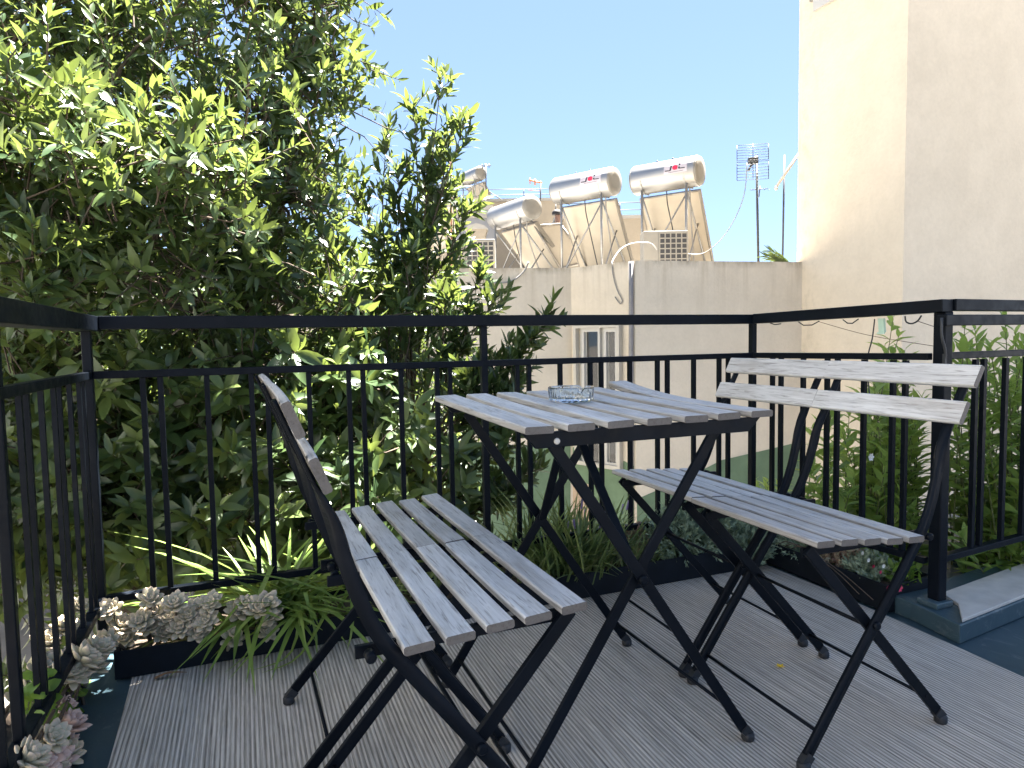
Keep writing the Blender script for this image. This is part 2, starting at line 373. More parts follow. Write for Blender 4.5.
M['parsley']=leaf_mat('lobed leaf',[(.06,.12,.02),(.12,.21,.035),(.19,.30,.05)],(.32,.45,.05),.4,.45,.35)
M['lavender']=plain('lavender flower',(.24,.18,.36),.8); M['pink']=plain('crimson flower',(.55,.04,.10),.6); M['white_fl']=plain('white flower',(.75,.74,.70),.7)
M['yellow_fl']=plain('yellow flower',(.75,.50,.02),.6); M['dry_leaf']=plain('dry leaf',(.24,.13,.06),.7,var=.3,scale=60)
def succ_mat(name,a,b_,tip):
    m,nt,b=mat(name); r=attr(nt); n=noise(nt,coords(nt),40,4)
    c=ramp(nt,r,[(0,a),(.7,b_),(1,tip)]); c=mix(nt,.35,c,ramp(nt,n,[(.3,(.75,.75,.75)),(.7,(1.1,1.1,1.1))]),'MULTIPLY'); setc(nt,b,c)
    b.inputs['Roughness'].default_value=.55; b.inputs['Specular IOR Level'].default_value=.3; b.inputs['Subsurface Weight'].default_value=.08; b.inputs['Subsurface Radius'].default_value=(.01,.01,.006); return m
M['succ']=succ_mat('grey green rosette',(.27,.25,.155),(.48,.43,.30),(.62,.47,.35))
M['succ_pink']=succ_mat('pinkish rosette',(.30,.20,.16),(.50,.34,.28),(.62,.45,.38))
def glass():
    m,nt,b=mat('clear glass'); b.inputs['Base Color'].default_value=(.93,.97,.98,1); b.inputs['Roughness'].default_value=.02; b.inputs['Transmission Weight'].default_value=1; b.inputs['IOR'].default_value=1.42; return m
M['glass']=glass()
def pane():
    m,nt,b=mat('window pane'); b.inputs['Base Color'].default_value=(.05,.06,.065,1); b.inputs['Roughness'].default_value=.06; b.inputs['Specular IOR Level'].default_value=.8; return m
M['pane']=pane()
def thin_glass():
    m,nt,b=mat('window glass'); t=nt.nodes.new('ShaderNodeBsdfTransparent'); g=nt.nodes.new('ShaderNodeBsdfGlossy'); g.inputs['Roughness'].default_value=.03; f=nt.nodes.new('ShaderNodeFresnel'); f.inputs[0].default_value=1.7
    ms=nt.nodes.new('ShaderNodeMixShader'); nt.links.new(f.outputs[0],ms.inputs[0]); nt.links.new(t.outputs[0],ms.inputs[1]); nt.links.new(g.outputs[0],ms.inputs[2]); nt.links.new(ms.outputs[0],nt.nodes['Material Output'].inputs[0]); return m
M['window_glass']=thin_glass()
M['curtain']=plain('grey curtain',(.30,.31,.31),.9,var=.1,scale=3)
M['clip']=plain('pale green plastic',(.45,.62,.50),.4)

# ------------------------------------------------------------------ terrace
b=MB(); b.box(-300,300,-300,300,-3.2,-2.8); tag(b.build('ground',M['ground'],org=(0,0,0)),kind='structure')
b=MB(); b.box(-.17,6,-3.4,.13,-.25,-.006); tag(b.build('terrace_floor',M['blue'],org=(0,0,0)),kind='structure')
# ribbed rug: far left corner notch, slightly wavy right edge
b=MB(); n=26
pts=[(.072,-2.9),(.070,-1.5),(.079,-.5),(.068,-.085),(.105,-.092),(.34,-.112)]+[(.34+i*(1.8/8),-.113-.003*math.sin(i*1.3)) for i in range(1,9)]+[(2.145,-.35),(2.138,-.60),(2.132,-.80),(2.118,-1.0),(2.10,-1.4),(2.07,-2.0),(2.05,-2.9)]
b.prism([(x,y,-.0055) for x,y in reversed(pts)],(0,0,.0055)); 
rug=b.build('rug',M['rug'],org=(0,0,0)); tag(rug,'grey brown ribbed woven mat covering the terrace floor under the furniture','rug')
st=thing('terrace_step','dark blue painted step with grey tiled top at the foot of the thick railing post','step',(2.6,-.75,0))
b=MB(); b.prism([(2.158,-.822,-.005),(2.185,-.655,-.005),(2.185,-.60,-.005),(5,-.25,-.005),(5,-.45,-.005)],(0,0,.055)); b.build('riser',M['blue'],st,bevel=.004)
b=MB(); b.prism([(2.176,-.815,.0505),(2.275,-.735,.0505),(2.31,-.66,.0505),(5,-.28,.0505),(5,-.448,.0505)],(0,0,.010)); b.build('tile_top',M['tile'],st,bevel=.002)

# planters: open troughs with soil
def trough(pts,h,label,name='planter_trough'):
    t=thing(name,label,'planter',(sum(p[0] for p in pts)/len(pts),sum(p[1] for p in pts)/len(pts),0),'planters along the railing')
    b=MB(); n=len(pts); c=Vector((sum(p[0] for p in pts)/n,sum(p[1] for p in pts)/n,0)); w=.008
    O=[Vector((*p,0)) for p in pts]; I=[p+(c-p).normalized()*w*1.6 for p in O]
    z0,z1=.001,h
    rings=[[p+Vector((0,0,z0)) for p in O],[p+Vector((0,0,z1)) for p in O],[p+Vector((0,0,z1)) for p in I],[p+Vector((0,0,.02)) for p in I]]
    b.ring(rings,True); b.build('trough_body',M['trough'],t,bevel=.002)
    b=MB(); 
    k=24; 
    V=[];F=[]
    P=[p+(c-p).normalized()*.004 for p in I]
    # bumpy soil sheet (bilinear over the four corners)
    for i in range(k+1):
        for j in range(7):
            u,v=i/k,j/6; q=(P[0]*(1-u)+P[1]*u)*(1-v)+(P[3]*(1-u)+P[2]*u)*v
            V.append((q.x,q.y,h-.022+random.uniform(-.006,.006)))
    for i in range(k):
        for j in range(6): F.append((i*7+j,(i+1)*7+j,(i+1)*7+j+1,i*7+j+1))
    b.add(V,F,.5,True); b.build('soil',M['soil'],t); return t
trough([(.03,-.113),(.98,-.122),(.98,.10),(.03,.10)],.074,'dark blue trough along the far railing holding rosettes and strap leaved plant')
trough([(1.0,-.122),(1.99,-.117),(1.99,.10),(1.0,.10)],.085,'dark blue trough along the far railing holding grassy tufts and grey green cushion')
trough([(2.155,-.60),(2.36,-.60),(2.36,.02),(2.155,-.04)],.085,'dark blue trough under the right railing holding small flowering succulents')
trough([(-.155,-1.2),(-.035,-1.2),(-.03,-.12),(-.155,-.12)],.05,'dark trough under the left railing holding pinkish rosettes and lobed herb')

# ------------------------------------------------------------------ railing (one welded piece)
rl=thing('balcony_railing','navy black metal railing with thin paired bars and a thick top rail','railing',(1.08,0,0))
U=.1353; XW=16*U
A=Vector((-.01,0,0)); B_=Vector((XW,0,0)); Cp=Vector((2.222,-.700,0)); Dp=Vector((5.2,-.44,0)); Lp=Vector((-.01,-2.6,0))
def rail(name,p,q,z0,z1,w,za=None,zb=None):
    b=MB(); d=(q-p).normalized(); s=Vector((-d.y,d.x,0)); h=(z1-z0)/2
    p=p+Vector((0,0,(z0+z1)/2+(za or 0))); q=q+Vector((0,0,(z0+z1)/2+(zb or 0)))
    b.bar(p,q,s,2*h,w); return b.build(name,M['metal'],rl,bevel=.002)
rail('top_rail',A+Vector((.032,.004,0)),B_+Vector((.018,.004,0)),.895,.9295,.05)
rail('top_rail',B_+Vector((.003,-.022,0)),Cp+Vector((.0,-.02,0)),.895,.931,.05,0,.012)
rail('top_rail',Cp+Vector((.026,.0,0)),Dp,.909,.942,.05,.002,.004)
rail('top_rail',A+Vector((0,.03,0)),A+Vector((0,-.36,0)),.8905,.929,.062)
rail('top_rail',A+Vector((0,-.362,0)),Lp,.889,.930,.066)
rail('mid_rail',A+Vector((.012,0,0)),B_-Vector((.012,0,0)),.766,.786,.022); rail('mid_rail',B_+Vector((.001,-.012,0)),Cp+Vector((-.005,.025,0)),.766,.786,.022,0,.004)
rail('mid_rail',Cp+Vector((.025,0,0)),Dp,.772,.792,.022); rail('mid_rail',A+Vector((0,-.012,0)),Lp,.766,.786,.022)
rail('bottom_rail',A+Vector((.011,0,0)),B_-Vector((.012,0,0)),.168,.187,.024); rail('bottom_rail',B_+Vector((.001,-.012,0)),Cp+Vector((-.005,.025,0)),.168,.187,.024)
rail('bottom_rail',Cp+Vector((.025,0,0)),Dp,.178,.197,.024); rail('bottom_rail',A+Vector((0,-.0,0)),Lp,.168,.187,.026)
rail('gate_rail',Cp+Vector((-.035,-.028,0)),Dp+Vector((0,-.028,0)),.868,.899,.028,0,.006)
def post(p,z0,z1,w,name='post',d=None):
    b=MB(); b.box(p.x-w/2,p.x+w/2,p.y-w/2,p.y+w/2,z0,z1); return b.build(name,M['metal'],rl,bevel=.002)
post(A,.02,.893,.022); post(Vector((8*U,0,0)),.03,.897,.021); post(Vector((XW,0,0)),.03,.897,.022); post(Vector((-.012,-.70,0)),.02,.892,.017)
b=MB(); b.box(Cp.x-.006,Cp.x+.028,Cp.y-.018,Cp.y+.018,.050,.908); pst=b.build('post',M['metal'],rl,bevel=.003); pst['label']='thick square railing post on step'
b=MB(); b.box(Cp.x-.028,Cp.x+.040,Cp.y-.030,Cp.y+.034,.0505,.0685); b.build('base_plate',M['blue'],rl,bevel=.003)
def bal(p,w=.0068):
    b=MB(); b.box(p.x-w,p.x+w,p.y-w,p.y+w,.186,.768); return b.build('baluster',M['metal'],rl)
def bal_run(p,q,n,skip=(),half=.021,first_pair=1,w=.0068):
    d=(q-p)/n; u=d.normalized()
    for k in range(1,n+1):
        if k in skip: continue
        c=p+d*k
        if k%2==first_pair: bal(c-u*half,w); bal(c+u*half,w)
        else: bal(c,w)
bal_run(Vector((0,0,0)),Vector((XW,0,0)),16,(8,16))
bal_run(B_,B_+(Cp-B_).normalized()*6*.1165,6,(6,),.0195)
du=(Dp-Cp).normalized()
for k in range(1,14): 
    c=Cp+du*(.06+.138*k)
    if k%2: bal(c-du*.021); bal(c+du*.021)
    else: bal(c)
bal_run(Vector((-.01,.022,0)),Vector((-.01,.022-14*.1185,0)),14,(6,),.022,w=.0048)
# clutter on the right rail
t=thing('fairy_light_cable','thin dark light string cable looped along the right hand rail','cable',tuple(B_))
def rp(f,dz=0,off=0): return B_+(Cp-B_)*f+Vector((off,0,.895+dz))
b=MB()
b.tube([rp(.30,0),rp(.33,-.012),rp(.38,-.012),rp(.42,0)],.002,5)
b.tube([rp(.55,.002),rp(.575,-.010),rp(.60,-.011),rp(.63,.002)],.002,5); b.tube([rp(.12,.0),rp(.15,-.006),rp(.19,-.004)],.002,5)
b.tube(spline([rp(.85,.005),rp(.855,-.012),rp(.88,-.018),rp(.905,-.010),rp(.92,.005)],12),.0025,5)
b.build('cable_loop',M['cable_dark'],t)
b=MB(); b.tube(spline([rp(.71,.0),rp(.70,-.06),rp(.68,-.12),rp(.685,-.2),rp(.70,-.28)],16),.0022,5); b.build('hanging_cable',M['cable_dark'],t)
b=MB(); b.tube(spline([rp(.42,-.002),rp(.68,-.05),rp(.98,-.085)],14),.0009,4); b.tube([rp(.9,-.01),rp(1.02,-.04)],.0009,4); b.build('thin_wire',M['twig'],t)
b=MB(); c=rp(.745,-.02); b.obox(c,(.0,.010,0),(.004,0,0),(0,.002,.021)); b.obox(c+Vector((0,.003,-.024)),(0,.012,0),(.003,0,0),(0,0,.003)); tag(b.build('peg',M['clip']),'pale green plastic peg hanging under the right rail','peg')
t=b=MB(); c=Cp+Vector((-.045,-.035,.86)); b.tube(spline([c+Vector((0,0,.03)),c+Vector((-.004,-.004,-.02)),c+Vector((.012,-.004,-.06)),c+Vector((.018,0,-.09))],10),.004,6); b.obox(c+Vector((.016,0,-.085)),(.004,0,0),(0,.004,0),(0,0,.014)); tag(b.build('hanging_strap',M['cable_dark']),'short dark strap hanging beside the thick railing post','strap')

# ------------------------------------------------------------------ chairs: local +x = front, y = width, z up, origin at the front feet
def resample(pts,n): return spline(pts,n)
def make_chair(lean,label,group,seed):
    rnd=random.Random(seed)
    t=thing('folding_chair',label,'chair',(0,0,0),group)
    top=Vector((-lean,0,.778)); kn=Vector((-.362,0,.615))
    ud=(top-kn).normalized()
    # seat: five boards
    b=MB()
    for k in range(5):
        x=-.019-.0592*k; z=.4490-.0040*k+rnd.uniform(-.0012,.0012)
        b.slat((x,-.1993,z),(x,.1993,z+rnd.uniform(-.002,.002)),(-.06,0,1),.0435,.013,rnd.random(),rnd.uniform(-.003,.001),rnd.uniform(-.03,.03))
    b.build('seat',M['wood'],t)
    b=MB()
    fr=Vector((ud.z,0,-ud.x))                                     # forward normal of the backrest
    for zc in (.7515,.676):
        c=kn+ud*((zc-kn.z)/ud.z)+fr*.0105
        b.slat(c+Vector((0,-.1995,rnd.uniform(-.002,.002))),c+Vector((0,.1995,rnd.uniform(-.002,.002))),fr,.050,.013,rnd.random(),rnd.uniform(-.002,.003),rnd.uniform(-.02,.02),edge=.12)
    b.build('backrest',M['wood'],t)
    for s in (-1,1):
        y=s*.181
        path=resample([(.004,y,.028),(-.09,y,.158),(-.165,y,.260),(-.258,y,.385),(-.302,y,.445),(-.328,y,.50),(-.347,y,.56),(-.362,y,.615),tuple(kn+ud*.08+Vector((0,y,0))),tuple(top+ud*.0+Vector((0,y,0)))],72)
        rings=[]
        for i,p in enumerate(path):
            d=(path[min(i+1,71)]-path[max(i-1,0)]).normalized(); yv=Vector((0,1,0)); nn=d.cross(yv)
            f=min(1,max(0,(p.z-.555)/.11)); a=f*PI/2
            wv=(nn*math.cos(a)+yv*math.sin(a)); tv=(nn*-math.sin(a)+yv*math.cos(a))
            W,T=.0105-.0012*f,.003+.0015*(1-f)
            p=p-Vector((0,s*.014*min(1,max(0,(p.z-.35)/.3)),0))
            rings.append([p-wv*W-tv*T,p+wv*W-tv*T,p+wv*W+tv*T,p-wv*W+tv*T])
        b=MB(); b.ring(rings,True,True); o=b.build('upright',M['metal'],t)
        b=MB(); b.lathe((.012,y,.0),[(.0115,0),(.0135,.003),(.0135,.014),(.010,.019)],14); b.bar((-.002,y,.030),(.014,y,.013),(0,1,0),.02,.016); b.build('foot_cap',M['rubber'],o)
        y2=s*.163
        b=MB(); b.bar((-.008,y2,.432),(-.372,y2,.030),(0,1,0),.022,.010); o=b.build('rear_leg',M['metal'],t,bevel=.0015)
        b=MB(); b.lathe((-.385,y2,.0),[(.0115,0),(.0135,.003),(.0135,.014),(.010,.019)],14); b.bar((-.37,y2,.030),(-.387,y2,.013),(0,1,0),.02,.016); b.build('foot_cap',M['rubber'],o)
        b=MB(); b.box(-.335,-.006,s*.1505-.004,s*.1505+.004,.413,.4315); b.build('seat_rail',M['metal'],t,bevel=.001)
        b=MB(); b.lathe((-.165,y+s*.006,.262),[(.009,-.002),(.009,.003),(.006,.006)],10,(0,s,0)); b.build('pivot_bolt',M['metal'],t); b=MB(); b.lathe((-.318,s*.178,.424),[(.008,-.012),(.008,.004),(.005,.006)],10,(0,s,0)); b.build('pivot_bolt',M['metal'],t)
    for (x,z,yy,r) in ((-.030,.064,.18,.0038),(-.333,.072,.17,.0038),(-.165,.254,.17,.0042)):
        b=MB(); b.tube([(x,-yy,z),(x,yy,z)],r,8); b.build('cross_rod',M['metal'],t)
    b=MB(); b.bar((-.235,-.155,.418),(-.235,.155,.418),(1,0,0),.014,.006); b.build('seat_crossbar',M['metal'],t)
    return t
g='folding slatted chairs round the table'
def place(t,x,y,rz): t.location=(x,y,0); t.rotation_euler=(0,0,rz)
c1=make_chair(.428,'wooden slatted folding chair nearest the camera at left, its seat end cut by no edge','folding slatted chairs round the table',3)
c1['label']='weathered slatted folding chair at left nearer the camera, back to the tree'
place(c1,.827,-.963,R(.6))
c2=copy_tree(c1); c2['label']='weathered slatted folding chair at left by the far railing beside the strap leaved plant'; place(c2,.822,-.563,R(.9))
c3=make_chair(.448,'weathered slatted folding chair at right in front of the thick railing post',g,8); place(c3,1.368,-.890,R(180-1.4))
c4=copy_tree(c3); c4['label']='weathered slatted folding chair at right behind the table near the railing corner'; place(c4,1.378,-.4905,R(180-1.4))
# fresh board tones for the copied chairs so that no two look alike
def retone(ch,seed):
    rr=random.Random(seed)
    for o in ch.children:
        if o.name.split('.')[0] in ('seat','backrest'):
            o.data=o.data.copy(); a=o.data.attributes['rnd']; n=len(a.data); per=n//(5 if o.name.startswith('seat') else 2)
            vals=[rr.random() for _ in range(8)]
            a.data.foreach_set('value',[vals[i//per] for i in range(n)])
retone(c2,21); retone(c4,33)

# ------------------------------------------------------------------ table
T0=Vector((1.065,-.705,0))
tb=thing('bistro_table','square weathered slatted folding table holding the glass ashtray','table',tuple(T0))
b=MB(); rnd=random.Random(5)
for k in range(7):
    x=1.0805-.2745+.0275+k*.0823; yo=rnd.uniform(-.003,.003); th=.0172
    def P(y): return Vector((x-(y+.703)*math.sin(th), y+(x-1.08)*math.sin(th)+yo, .692+(y+.975)*.030))
    lift=[0,0,0,0,.004,.002,.016][k]
    b.slat(P(-.978),P(-.428),(0,-.03,1),.056,.0135,rnd.random(),rnd.uniform(-.004,.000),rnd.uniform(-.05,.05),8,lift=lift)
b.build('tabletop',M['wood'],tb)
for y,z in ((-.962,.670),(-.452,.686)):
    b=MB(); b.prism([(.812,y-.004,z+.0155),(.838,y-.004,z-.013),(1.305,y-.004,z-.013),(1.335,y-.004,z+.0155)],(0,.009,0)); b.build('top_beam',M['metal'],tb,bevel=.001)
for yA,yB in ((-.948,-.934),(-.466,-.480)):
    zt=.668 if yA<-.7 else .672
    for (x0,x1,y) in ((.872,1.312,yA),(1.252,.812,yB)):
        b=MB(); s=1 if x1>x0 else -1
        b.bar((x0,y,zt),(x1,y,.026),(0,1,0),.022,.008); o=b.build('leg',M['metal'],tb,bevel=.0015)
        b=MB(); b.lathe((x1+s*.010,y,0),[(.0115,0),(.0135,.003),(.0135,.013),(.010,.018)],14); b.bar((x1-s*.003,y,.03),(x1+s*.012,y,.012),(0,1,0),.02,.015); b.build('foot_cap',M['rubber'],o)
    b=MB(); b.lathe((1.0632,yA-.006 if yA<-.7 else yA+.006,.384),[(.010,-.004),(.010,.003),(.006,.006)],10,(0,-1 if yA<-.7 else 1,0)); b.build('pivot_bolt',M['metal'],tb)
    b=MB(); ym=-.715 if yA<-.7 else -.695
    b.bar((1.0630,yA+(.02 if yA<-.7 else -.02),.39),(1.035,ym,.672),(1,0,0),.006,.020); b.build('brace',M['metal'],tb,bevel=.001)
for x,z,ya,yb in ((1.292,.065,-.948,-.466),(.832,.065,-.934,-.480)):
    b=MB(); b.tube([(x,ya,z),(x,yb,z)],.004,8); b.build('cross_rod',M['metal'],tb)
b=MB(); b.bar((1.035,-.73,.676),(1.035,-.68,.678),(0,0,1),.05,.006); b.build('brace_plate',M['metal'],tb)
b=MB(); b.lathe((.878,-.964,.668),[(.006,-.003),(.006,.003),(.004,.005)],12,(0,-1,0)); o=b.build('cap',M['white_frame'],tb); o['label']='small white plastic cap on the beam end'

# ashtray: thick pressed glass with notched rim
b=MB(); seg=60; c=Vector((1.055,-.672,.7085)); prof=[(.046,0,0),(.0505,.004,0),(.0525,.031,1),(.0515,.0325,1),(.0480,.0325,1),(.0465,.029,1),(.0445,.0075,0),(.02,.006,0)]
rings=[]
for r,h,top in prof:
    ring=[]
    for k in range(seg):
        a=2*PI*k/seg; hh=h
        if top:
            dn=min(abs((a-q+PI)%(2*PI)-PI) for q in (.5,.5+2*PI/3,.5+4*PI/3)); hh=h-.010*max(0,1-(dn/.16)**2)
        rr=r*(1+(.012*math.cos(24*a) if 0<h<.031 and r>.047 else 0)); ring.append(c+Vector((rr*math.cos(a),rr*math.sin(a),hh)))
    rings.append(ring)
b.ring(rings,True,False); tag(b.build('ashtray',M['glass']),'round clear glass ashtray on the slatted table','ashtray')
# ------------------------------------------------------------------ trees and shrubs
GZ=-2.8
def limb(b,p,q,r0,r1,sag=.0,n=9,wob=.05):
    p,q=Vector(p),Vector(q); L=(q-p).length; P=[]
    for i in range(n):
        u=i/(n-1); P.append(p+(q-p)*u+Vector((RNG.normal(0,wob),RNG.normal(0,wob),RNG.normal(0,wob*.5)))*math.sin(PI*u)+Vector((0,0,sag*L*math.sin(PI*u))))
    P=spline(P,n*2); b.tube(P,[r0+(r1-r0)*i/(len(P)-1) for i in range(len(P))],7); return P
def in_poly(x,y,P):
    c=False; n=len(P)
    for i in range(n):
        x1,y1=P[i]; x2,y2=P[i-1]
        if (y1>y)!=(y2>y) and x<(x2-x1)*(y-y1)/(y2-y1)+x1: c=not c
    return c

# --- the large evergreen shrub-tree behind the far railing
big=thing('evergreen_tree','large bushy evergreen tree with glossy leaves filling the view behind the left railing','tree',(-.2,1.6,GZ))
W=MB(); lf=Leafage()
base=Vector((-.2,1.6,GZ)); fork=Vector((-.15,1.55,-.2))
limb(W,base,fork,.10,.075,0)
outline=[(-150,-75),(305,-75),(325,-20),(335,60),(340,120),(330,175),(345,230),(370,290),(400,330),(425,420),(420,545),(330,600),(60,600),(-150,620)]
# crown: leafy masses through a volume about two metres deep
cl=[]
tries=0
while len(cl)<165 and tries<20000:
    tries+=1
    px=RNG.uniform(-150,440); py=RNG.uniform(-75,600)
    if not in_poly(px,py,outline): continue
    near=2.55+.0004*max(0,330-py); far=3.55+.0016*max(0,py+50)
    if py>330: near=2.62; far=4.8
    if py<130: far=min(far,3.35)
    elif px<235 and py<330: far=min(far,3.5)
    d=RNG.uniform(near+.20,far)
    p=at(px,py,d)
    if p.y<.36 and p.x>-.3: continue
    if p.z<-.5: continue
    if all((p-q).length  >.235 for q in cl): cl.append(p)
mains=[]
for k in range(9):
    a=k*2*PI/9+.3; q=fork+Vector((math.cos(a)*.75,math.sin(a)*.6+.35,RNG.uniform(.9,2.4))); mains.append(limb(W,fork,q,.04,.016,.0,9,.09))
allm=[p for m in mains for p in m[4:]]
SS=[];EE=[]
for c in cl:
    s=min(allm,key=lambda m:(m-c).length+max(0,m.z-c.z)*1.5)
    limb(W,s,c,.011,.005,.03,6,.04)
    nt=34; r=.38
    for i in range(nt):
        d=unit(RNG.normal(0,1,3)+np.array([0,-.25,.45])); 
        st=np.array(c)+RNG.normal(0,.08,3); en=st+d*r*RNG.uniform(.45,1.0)
        if en[1]<.15 and en[0]>-.12: en[1]=.15+RNG.uniform(0,.06)
        SS.append(st);EE.append(en)
SS=np.array(SS);EE=np.array(EE); n=len(SS)
zf=np.clip((EE[:,2]-.3)/1.2,0,1)
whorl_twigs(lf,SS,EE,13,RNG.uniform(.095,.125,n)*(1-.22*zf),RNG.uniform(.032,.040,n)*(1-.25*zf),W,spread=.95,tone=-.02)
# front face of the crown behind the bars: large rosettes of leaves turned to the light
SS=[];EE=[]
for i in range(260):
    px=RNG.uniform(-60,470); py=RNG.uniform(345,590); d=RNG.uniform(2.5,3.0)
    if px>430 and py<420: continue
    p=at(px,py,d)
    if p.y<.22: p.y=.22+RNG.uniform(0,.25)
    dr=Vector((RNG.normal(0,.35),-.75,RNG.uniform(.1,.9))).normalized()
    EE.append(p); SS.append(p-dr*RNG.uniform(.18,.3))
    if EE[-1].y<.16: EE[-1].y=.16
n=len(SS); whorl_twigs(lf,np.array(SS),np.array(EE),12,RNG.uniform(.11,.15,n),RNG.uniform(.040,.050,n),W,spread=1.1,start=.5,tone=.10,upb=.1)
# sprays reaching forward over the rail at upper left, out in the sun
SS=[];EE=[]
for i in range(30):
    px=RNG.uniform(-90,215); py=RNG.uniform(95,320); d=RNG.uniform(2.05,2.45)
    c=at(px,py,d)
    if c.z<1.02: c.z=1.02+RNG.uniform(0,.1)
    s=min(allm,key=lambda m:(m-c).length+max(0,m.z-c.z)*1.5); limb(W,s,c,.009,.004,.04,7,.03)
    for k in range(16):
        dr=unit(RNG.normal(0,1,3)+np.array([.1,-.2,.7])); st=np.array(c)+RNG.normal(0,.05,3); en=st+dr*RNG.uniform(.10,.24)
        SS.append(st);EE.append(en)
for i in range(150):
    px=RNG.uniform(-90,290); py=RNG.uniform(-60,335); d=RNG.uniform(2.45,2.8)
    if py<90 and RNG.random()<.6: continue
    p=at(px,py,d); dr=Vector((RNG.normal(0,.5),RNG.normal(-.3,.4),RNG.uniform(.3,1))).normalized()
    EE.append(np.array(p)); SS.append(np.array(p-dr*RNG.uniform(.16,.3)))
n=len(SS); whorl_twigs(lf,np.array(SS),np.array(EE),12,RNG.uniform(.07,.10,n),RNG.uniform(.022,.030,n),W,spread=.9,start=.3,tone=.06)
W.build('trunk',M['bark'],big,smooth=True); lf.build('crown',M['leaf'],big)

# --- slender tree to its right, long upright shoots against the sky
sl=thing('slender_tree','slender upright evergreen tree with airy leafy shoots between the big tree and the rooftops','tree',tuple(at(420,560,3.6).xy)+(GZ,))
W=MB(); lf=Leafage(); root=Vector((*at(425,560,3.6).xy,GZ)); fk=Vector((*at(415,520,3.6).xy,.0))
limb(W,root,fk,.05,.035,0,8,.03)
shoots=[((405,330),(441,80),3.3,.9),((400,330),(465,122),3.25,.7),((410,300),(414,108),3.4,.75),((395,320),(386,140),3.5,.8),((420,310),(468,210),3.3,.55),((430,350),(482,275),3.2,.5),((450,420),(525,345),2.95,.55),((450,410),(545,322),2.9,.4),((440,430),(500,392),2.9,.6),((445,480),(505,440),2.85,.5),
 ((420,300),(438,150),3.5,.7),((430,330),(455,190),3.6,.6),((400,350),(360,200),3.5,.8),((415,380),(428,240),3.2,.7),((440,400),(470,318),3.1,.6),((430,420),(495,300),3.05,.55),((460,450),(518,372),2.9,.45),((445,500),(498,500),2.85,.45),((430,380),(445,300),3.0,.5),((400,400),(405,255),3.1,.7),((450,520),(530,470),2.85,.4),((440,440),(470,380),2.9,.5),((430,520),(480,545),2.8,.4),((400,300),(425,180),3.3,.7),((410,280),(452,128),3.35,.6),((405,290),(398,175),3.3,.7),((390,340),(380,240),3.2,.7),((470,430),(512,410),2.85,.4)]
for (a,e,d,fr) in shoots:
    p0=at(*a,d+.1); p1=at(*e,d)
    mid=(p0+p1)/2+Vector((RNG.normal(0,.03),RNG.normal(0,.04),0))
    P=spline([fk+Vector((RNG.normal(0,.03),RNG.normal(0,.03),RNG.uniform(-.1,.25))),p0,mid,p1],26)
    W.tube(P,[.009-.0075*i/25 for i in range(26)],5)
    # side twigs on the outer part of each shoot
    st=[];en=[]
    for i in range(9,26):
        for r_ in range(1+i%2):
            s=P[i]; ax=(P[min(i+1,25)]-P[i-1]).normalized()
            d_=Vector((RNG.normal(0,1),RNG.normal(0,1),RNG.normal(0,.4))); d_=(d_-ax*d_.dot(ax)).normalized()*.75+ax*.85
            l=RNG.uniform(.05,.15)*(1.25-.55*i/25); st.append(s); en.append(s+d_.normalized()*l)
    st.append(P[23]); en.append(P[25]+(P[25]-P[23])*.3)
    n=len(st); whorl_twigs(lf,np.array(st),np.array(en),7,RNG.uniform(.075,.105,n),RNG.uniform(.023,.031,n),W,spread=.75,start=.1,tone=-.09,wr=.0014,upb=.35)  # negative tone darkens the leaf colour so this tree reads as unlit
W.build('trunk',M['bark'],sl,smooth=True); lf.build('crown',M['leaf'],sl)

# --- low leafy shrub filling the foot of the left railing, outside
ls=thing('leafy_shrub','sunlit bright green leafy shrub outside the left railing','shrub',(-.6,-.5,GZ)); W=MB(); lf=Leafage(); SS=[];EE=[]
rt=Vector((-.6,-.5,GZ)); hub=Vector((-.6,-.45,-.5)); limb(W,rt,hub,.04,.03)
for i in range(230):
    p=Vector((RNG.uniform(-1.5,-.24),RNG.uniform(-1.0,.9),RNG.uniform(-.45,.62)))
    if p.x>-.26-.2*max(0,p.z): continue
    dr=Vector((RNG.normal(.2,.5),RNG.normal(-.3,.5),RNG.uniform(.2,1))).normalized(); EE.append(p); SS.append(p-dr*RNG.uniform(.16,.3))
    if i%6==0: limb(W,hub,SS[-1],.010,.004,.05,6,.03)
n=len(SS); whorl_twigs(lf,np.array(SS),np.array(EE),12,RNG.uniform(.09,.13,n),RNG.uniform(.03,.04,n),W,spread=1.0,start=.3,tone=.2)
W.build('trunk',M['bark'],ls,smooth=True); lf.build('crown',M['leaf'],ls)

